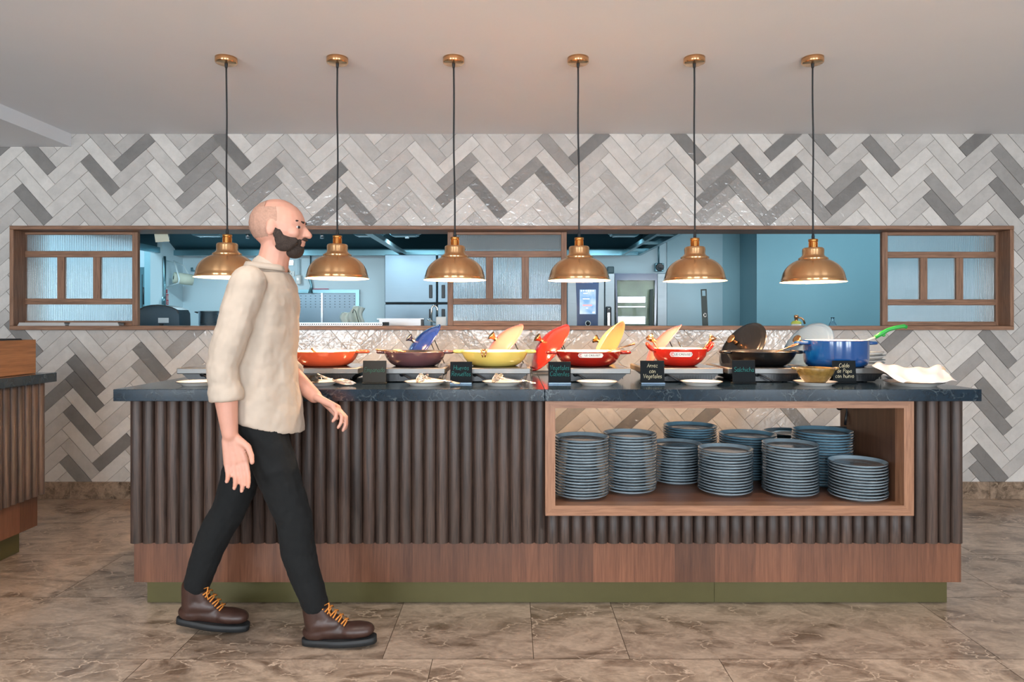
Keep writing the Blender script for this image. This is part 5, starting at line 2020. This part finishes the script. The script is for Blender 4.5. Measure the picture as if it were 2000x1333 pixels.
# steel trays on the sill in front of the left sash
SZ = OZ0 + .0282
for (a, b_, lb) in ((44, 136, 'bright steel tray on the hatch sill, left one'), (143, 240, 'duller steel tray on the hatch sill, right one')):
    x0, x1 = PX(a, 4.66), PX(b_, 4.66)
    r = thing('steel_tray', lb, 'tray', ((x0 + x1) / 2, 4.655, SZ), group='steel trays on the hatch sill')
    w = (x1 - x0) / 2
    m = MB()
    m.box(-w, w, -.04, .04, 0, .004)
    m.prism([(-w, .004), (-w + .01, .022), (w - .01, .022), (w, .004)], -.04, -.036)
    m.box(-w + .01, w - .01, .034, .038, .004, .022)
    m.build('body', M_steel if a == 44 else M_steeld, r)
    m = MB()
    for s in (-1, 1):
        m.tube([(s * (w - .012), -.03, .02), (s * (w + .004), -.02, .019), (s * (w + .004), .02, .019), (s * (w - .012), .03, .02)], .003, 6)
    m.build('handle', M_black, r)

# ------------------------------------------------------------------ the walking man
M_skin = None
def skin_mat():
    m_, nt, b = newmat('skin')
    b.inputs['Base Color'].default_value = lin(204, 150, 130)
    b.inputs['Roughness'].default_value = .5
    b.inputs['Subsurface Weight'].default_value = .12
    b.inputs['Subsurface Radius'].default_value = (.012, .005, .003)
    tc = nt.nodes.new('ShaderNodeTexCoord'); nz = nt.nodes.new('ShaderNodeTexNoise'); nz.inputs['Scale'].default_value = 18; nz.inputs['Detail'].default_value = 4
    nt.links.new(tc.outputs['Object'], nz.inputs['Vector'])
    r = nt.nodes.new('ShaderNodeMapRange'); r.inputs[3].default_value = .86; r.inputs[4].default_value = 1.12
    nt.links.new(nz.outputs['Fac'], r.inputs[0])
    mx = nt.nodes.new('ShaderNodeMix'); mx.data_type = 'RGBA'; mx.blend_type = 'MULTIPLY'; mx.inputs[0].default_value = 1
    mx.inputs[6].default_value = lin(204, 150, 130); nt.links.new(r.outputs[0], mx.inputs[7]); nt.links.new(mx.outputs[2], b.inputs['Base Color'])
    return m_


def fused(mb, name, mat, voxel, parent=None, smooth=2, loc=None):
    """melts overlapping volumes into one continuous skin"""
    me = mb.mesh('tmp', mat)
    o = bpy.data.objects.new('tmp', me)
    COL.objects.link(o)
    r = o.modifiers.new('r', 'REMESH'); r.mode = 'VOXEL'; r.voxel_size = voxel; r.use_smooth_shade = True
    s = o.modifiers.new('s', 'SMOOTH'); s.factor = .5; s.iterations = smooth
    dg = bpy.context.evaluated_depsgraph_get(); dg.update()
    m2 = bpy.data.meshes.new_from_object(o.evaluated_get(dg))
    bpy.data.objects.remove(o)
    m2.name = name
    m2.materials.clear(); m2.materials.append(mat)
    ob = bpy.data.objects.new(name, m2)
    COL.objects.link(ob)
    if parent:
        ob.parent = parent
    if loc:
        ob.location = loc
    return ob


PYY = 2.565
PO = Vector((-.95, PYY, 0.0))      # origin on the floor below the hips
def v(x, y, z): return Vector((x, y, z)) - PO
def hnd(mb, wrist, dirv, palmn, side, curl=.5, s=1.0):
    """hand with palm, four unequal bent fingers and a thumb; side=+1 thumb toward cross(dir,palm)"""
    d = Vector(dirv).normalized(); n = Vector(palmn).normalized(); t = d.cross(n).normalized() * side
    n = t.cross(d).normalized() * side
    base = wrist + d * .018
    for k in range(4):
        off = t * (.030 - .020 * k) * s
        mb.capsule(base + off * .55, base + d * .082 * s + off, .016 * s, .0135 * s, 12, 4)
        L = (.046, .050, .046, .036)[k] * s
        p = base + d * (.088, .092, .088, .080)[k] * s + off * 1.06
        c = curl * (1 + .12 * k)
        d1 = (d * cos(c * .7) - n * sin(c * .7)); d2 = (d * cos(c * 1.7) - n * sin(c * 1.7)); d3 = (d * cos(c * 2.4) - n * sin(c * 2.4))
        q1 = p + d1 * L; q2 = q1 + d2 * L * .62; q3 = q2 + d3 * L * .45
        mb.capsule(p - d * .01, q1, .0098 * s, .0090 * s, 10, 4); mb.capsule(q1, q2, .0088 * s, .0082 * s, 10, 4); mb.capsule(q2, q3, .0080 * s, .0070 * s, 10, 4)
    a0 = base + t * .022 * s + d * .008
    a1 = a0 + (t * .62 + d * .62 - n * .3).normalized() * .045 * s
    a2 = a1 + (t * .22 + d * .9 - n * .35).normalized() * .034 * s
    a3 = a2 + (d * .9 - n * .45).normalized() * .024 * s
    mb.capsule(a0, a1, .0155 * s, .0118 * s, 10, 4); mb.capsule(a1, a2, .0112 * s, .0100 * s, 10, 4); mb.capsule(a2, a3, .0100 * s, .0085 * s, 10, 4)


# joints
nb = v(-.915, PYY, 1.395)                       # neck base
shR, shL = v(-.925, PYY - .168, 1.338), v(-.955, PYY + .165, 1.338)
elR, elL = v(-1.000, PYY - .205, 1.050), v(-.965, PYY + .185, 1.06)
wrR, wrL = v(-.975, PYY - .205, .815), v(-.765, PYY + .08, .915)
hipR, hipL = v(-.93, PYY - .085, .87), v(-.955, PYY + .08, .87)
knR, knL = v(-.800, PYY - .055, .475), v(-1.095, PYY + .078, .475)
anR, anL = v(-.725, PYY - .020, .115), v(-1.240, PYY + .085, .150)

b = MB()
hc = v(-.868, PYY - .005, 1.552)
# skull, face in profile looking to +x, bowed a little
b.ell(hc + Vector((-.014, 0, .018)), .098, .076, .094)
b.ell(hc + Vector((.018, 0, .010)), .074, .070, .088)
b.ell(hc + Vector((.036, 0, -.035)), .052, .054, .066)
b.ell(hc + Vector((.052, 0, -.078)), .032, .036, .028)            # chin
b.ell(hc + Vector((.072, 0, .022)), .020, .048, .012)            # brow
b.capsule(hc + Vector((.082, 0, .010)), hc + Vector((.106, 0, -.026)), .009, .0125)   # nose
for s in (-1, 1):
    b.ell(hc + Vector((.098, s * .010, -.028)), .010, .008, .007)
    b.ell(hc + Vector((.060, s * .040, -.020)), .024, .020, .022)   # cheek
    b.ell(hc + Vector((.068, s * .029, .004)), .014, .014, .010)    # eyelid
    b.ell(hc + Vector((-.010, s * .077, -.004)), .018, .007, .030, (0, .2, s * -.3))   # ear
    b.ell(hc + Vector((.020, s * .050, -.055)), .030, .018, .022)   # jaw
b.ell(hc + Vector((.082, 0, -.048)), .012, .022, .0065)           # lips
b.ell(hc + Vector((.080, 0, -.060)), .011, .020, .0065)
b.capsule(nb + Vector((.006, 0, -.02)), hc + Vector((-.014, 0, -.06)), .060, .054)
# trunk (inside the shirt)
b.capsule(nb + Vector((-.02, -.12, -.06)), nb + Vector((-.03, .12, -.06)), .055, .055)
b.ell(v(-.945, PYY, 1.25), .10, .145, .17)
b.ell(v(-.95, PYY, 1.02), .095, .13, .16)
b.ell(v(-.945, PYY, .90), .10, .135, .10)
for (sh_, el, wr, hn) in ((shR, elR, wrR, 0), (shL, elL, wrL, 1)):
    b.capsule(sh_, el, .050, .040)
    b.capsule(el, el + (wr - el) * .35, .041, .043)
    b.capsule(el + (wr - el) * .35, wr, .042, .027)
hnd(b, wrR, (.22, .02, -1), (-.15, 1, 0), 1, .38)
hnd(b, wrL, (1, -.22, -.45), (.25, .25, .9), -1, .55, .95)
for (h_, k2, a_) in ((hipR, knR, anR), (hipL, knL, anL)):
    b.capsule(h_, k2, .066, .042); b.capsule(k2, a_, .040, .032)
body = fused(b, 'person', skin_mat(), .0045, None, 2, PO)
tag(body, 'bearded man in beige shirt, black trousers and brown boots striding past the counter', 'person')

# eyes
for s in (-1, 1):
    m = MB(); m.ell(hc + Vector((.0745, s * .0315, .001)), .0105, .0125, .0065); m.build('eye', M_white, body)
    m = MB(); m.ell(hc + Vector((.0800, s * .0365, .001)), .0052, .0080, .0052); m.build('iris', M_blackm, body)
# beard and brows
M_hair = simple('dark_beard', lin(52, 40, 34), .85, var=.3, scale=200, bump=.8)
bd = MB()
bd.ell(hc + Vector((.052, 0, -.084)), .034, .040, .028)
bd.ell(hc + Vector((.070, 0, -.078)), .018, .028, .020)
bd.ell(hc + Vector((.0925, 0, -.041)), .009, .024, .0065)
for s in (-1, 1):
    bd.ell(hc + Vector((.030, s * .048, -.066)), .036, .019, .024)
    bd.ell(hc + Vector((.046, s * .042, -.052)), .034, .016, .022)
    bd.ell(hc + Vector((.014, s * .057, -.036)), .017, .015, .042)
    bd.ell(hc + Vector((.030, s * .055, -.052)), .024, .0165, .022)
    bd.ell(hc + Vector((.002, s * .067, -.012)), .009, .010, .030)
    bd.ell(hc + Vector((.072, s * .024, -.054)), .015, .010, .016)
fused(bd, 'beard', M_hair, .004, body, 1)
for s in (-1, 1):
    m = MB(); m.capsule(hc + Vector((.090, s * .014, .021)), hc + Vector((.074, s * .045, .024)), .0045, .0035); m.build('eyebrow', M_hair, body)
# close cropped hair
hp = MB()
hp.ell(hc + Vector((-.022, 0, .020)), .0945, .0785, .0900)
hr = fused(hp, 'cropped_hair', simple('cropped_grey_hair', lin(172, 134, 116), .8, var=.12, scale=150), .005, None, 1)
# keep only back and sides
me = hr.data
import bmesh
bm = bmesh.new(); bm.from_mesh(me)
kill = []
for vtx in bm.verts:
    q = vtx.co - hc
    if q.x > .022 or q.z < -.040 or (q.z > .076 and q.x > -.035) or (q.x > -.02 and q.z < -.012):
        kill.append(vtx)
bmesh.ops.delete(bm, geom=kill, context='VERTS')
bm.to_mesh(me); bm.free()
hr.parent = body

# shirt: loose long beige overshirt
M_shirt = simple('beige_cotton', lin(184, 169, 154), .85, var=.06, scale=14, bump=.35)
s_ = MB()
s_.capsule(nb + Vector((-.012, -.135, -.062)), nb + Vector((-.028, .13, -.062)), .058, .058)
s_.capsule(nb + Vector((-.004, 0, -.03)), nb + Vector((.0, 0, .005)), .078, .066)
def slab_ring(zs):
    n = 36
    vs, fs = [], []
    for (z, cx, rx, ry, tilt, fold) in zs:
        for k in range(n):
            a = 2 * pi * k / n
            ff = 1 + fold * (sin(5 * a + z * 9) * .5 + sin(9 * a - z * 14) * .35)
            vs.append((cx - PO.x + rx * cos(a) * ff, ry * sin(a) * ff, z + tilt * cos(a)))
    L = len(zs)
    for i in range(L - 1):
        for k in range(n):
            k2 = (k + 1) % n
            fs.append((i * n + k, i * n + k2, (i + 1) * n + k2, (i + 1) * n + k))
    fs.append(tuple(range(n))[::-1]); fs.append(tuple(range((L - 1) * n, L * n)))
    return vs, fs
vs, fs = slab_ring([(.835, -.935, .150, .174, -.050, .02), (.90, -.94, .148, .172, -.03, .02), (.98, -.945, .136, .165, -.01, .03), (1.08, -.95, .134, .166, 0, .022),
                    (1.18, -.945, .136, .176, 0, .015), (1.27, -.94, .134, .184, 0, .01), (1.34, -.935, .115, .175, 0, 0), (1.385, -.93, .085, .125, 0, 0)])
s_.add(vs, fs, True)
for (sh_, el, wr) in ((shR, elR, wrR), (shL, elL, wrL)):
    s_.capsule(sh_, sh_ + (el - sh_) * .5, .064, .060)
    s_.capsule(sh_ + (el - sh_) * .5, el, .060, .056)
    s_.capsule(el, el + (wr - el) * .34, .056, .052)
    e1 = el + (wr - el) * .36
    s_.lathe([(0, -.02), (.053, -.02), (.056, .0), (.056, .03), (.051, .036), (0, .036)], 24, axisM(e1, wr - el, (0, 1, .3)))
shirt = fused(s_, 'shirt', M_shirt, .006, body, 3)
ws = bpy.data.textures.new('folds', 'CLOUDS'); ws.noise_scale = .075; ws.noise_depth = 2
dm = shirt.modifiers.new('folds', 'DISPLACE'); dm.texture = ws; dm.strength = .016; dm.mid_level = .5; dm.texture_coords = 'LOCAL'
m = MB()
for k in range(5):
    z = 1.33 - .09 * k
    m.lathe([(0, 0), (.0055, 0), (.0055, .003), (0, .003)], 12, axisM((-.79 - PO.x - .0, -.004, z), (1, 0, 0)))
# collar
m2 = MB()
n = 26
vs = []
for k in range(n + 1):
    a = -pi * .88 + 2 * pi * .88 * k / n
    for (r0, dz) in ((.066, -.006), (.070, .024), (.076, .026), (.086, .004)):
        vs.append((nb.x - .006 - r0 * cos(a), nb.y + r0 * sin(a) * .95, nb.z + dz + .008 - .016 * (1 - cos(a)) * .5))
fs = [(k * 4 + j, (k + 1) * 4 + j, (k + 1) * 4 + j + 1, k * 4 + j + 1) for k in range(n) for j in range(3)]
m2.add(vs, fs, True)
o = m2.build('collar', M_shirt, shirt)
md = o.modifiers.new('thick', 'SOLIDIFY'); md.thickness = .003

# trousers
M_trs = simple('black_denim', lin(4, 7, 9), .9, var=.1, scale=40, bump=.2)
t_ = MB()
t_.ell(v(-.943, PYY, .90), .115, .150, .10)
t_.ell(v(-.985, PYY - .06, .86), .085, .085, .10); t_.ell(v(-.99, PYY + .06, .86), .085, .085, .10)
for (h_, k2, a_) in ((hipR, knR, anR), (hipL, knL, anL)):
    t_.capsule(h_, h_ + (k2 - h_) * .5, .085, .078); t_.capsule(h_ + (k2 - h_) * .5, k2, .080, .064)
    mid = k2 + (a_ - k2) * .35 + Vector((-.016, 0, 0))
    t_.capsule(k2, mid, .064, .062); t_.capsule(mid, a_ + (k2 - a_) * .12, .062, .050)
tro = fused(t_, 'trousers', M_trs, .007, body, 3)
tw_ = bpy.data.textures.new('creases', 'CLOUDS'); tw_.noise_scale = .05; tw_.noise_depth = 2
dm = tro.modifiers.new('folds', 'DISPLACE'); dm.texture = tw_; dm.strength = .010; dm.mid_level = .5; dm.texture_coords = 'LOCAL'

# boots
M_boot = simple('brown_leather', lin(62, 40, 33), .42, var=.25, scale=18, bump=.25)
M_sole = simple('dark_sole', lin(34, 36, 38), .6)
M_lace = simple('orange_lace', lin(206, 130, 54), .7)


def boot(ank, pitch, heel_x, zoff, label, yaw=0.0):
    """local frame: origin at the heel on the ground, toe toward +x"""
    R = Matrix.Translation((heel_x, ank.y, zoff)) @ Matrix.Scale(.95, 4) @ Matrix.Rotation(-pitch, 4, 'Y') @ Matrix.Rotation(yaw, 4, 'Z')
    q = MB()
    q.ell((.055, 0, .050), .060, .040, .036)
    q.capsule((.055, 0, .058), (.20, .004, .045), .038, .034)
    q.ell((.205, .003, .050), .075, .046, .030)
    q.ell((.235, .002, .050), .046, .040, .028)
    q.capsule((.05, 0, .075), (.046, 0, .155), .042, .047)
    q.capsule((.06, 0, .085), (.125, 0, .080), .044, .034)
    q.capsule((.085, 0, .10), (.062, 0, .155), .036, .040)
    vv = q.v
    q.v = [tuple(R @ Vector(p)) for p in vv]
    bt_ = fused(q, 'boot', M_boot, .005, body, 2)
    q = MB()
    out = []
    for k in range(40):
        a = 2 * pi * k / 40
        x = .14 + .147 * cos(a)
        wdt = .047 if x > .15 else .038 + .009 * max(0, (x - .05) / .1)
        y = wdt * (abs(sin(a)) ** .7) * (1 if sin(a) > 0 else -1) * (1.0 if x > .11 else .95)
        out.append((x, y))
    q.prism(out, .001, .026, 'z', smooth=True)
    q.v = [tuple(R @ Vector(p)) for p in q.v]
    q.build('sole', M_sole, bt_)
    q = MB()
    for k in range(5):
        x = .168 - .020 * k; z = .082 + .017 * k
        w = .021 + .0015 * k
        q.tube([(x, -w - .006, z - .004), (x + .008, -w * .5, z + .008), (x - .004, w * .5, z + .012), (x - .008, w + .006, z + .002)], .0030, 6)
        q.tube([(x - .010, -w - .006, z + .004), (x + .002, -w * .5, z + .014), (x + .006, w * .5, z + .010), (x + .004, w + .006, z - .002)], .0030, 6)
    q.tube([(.098, -.03, .162), (.120, -.044, .176), (.118, -.046, .150), (.125, -.046, .13)], .0028, 6)
    q.v = [tuple(R @ Vector(p)) for p in q.v]
    q.build('laces', M_lace, bt_)
    return bt_


boot(anL, -.115, -1.296 - PO.x, .034, '', .03)
boot(anR, .045, -.775 - PO.x, .0005, '', -.03)
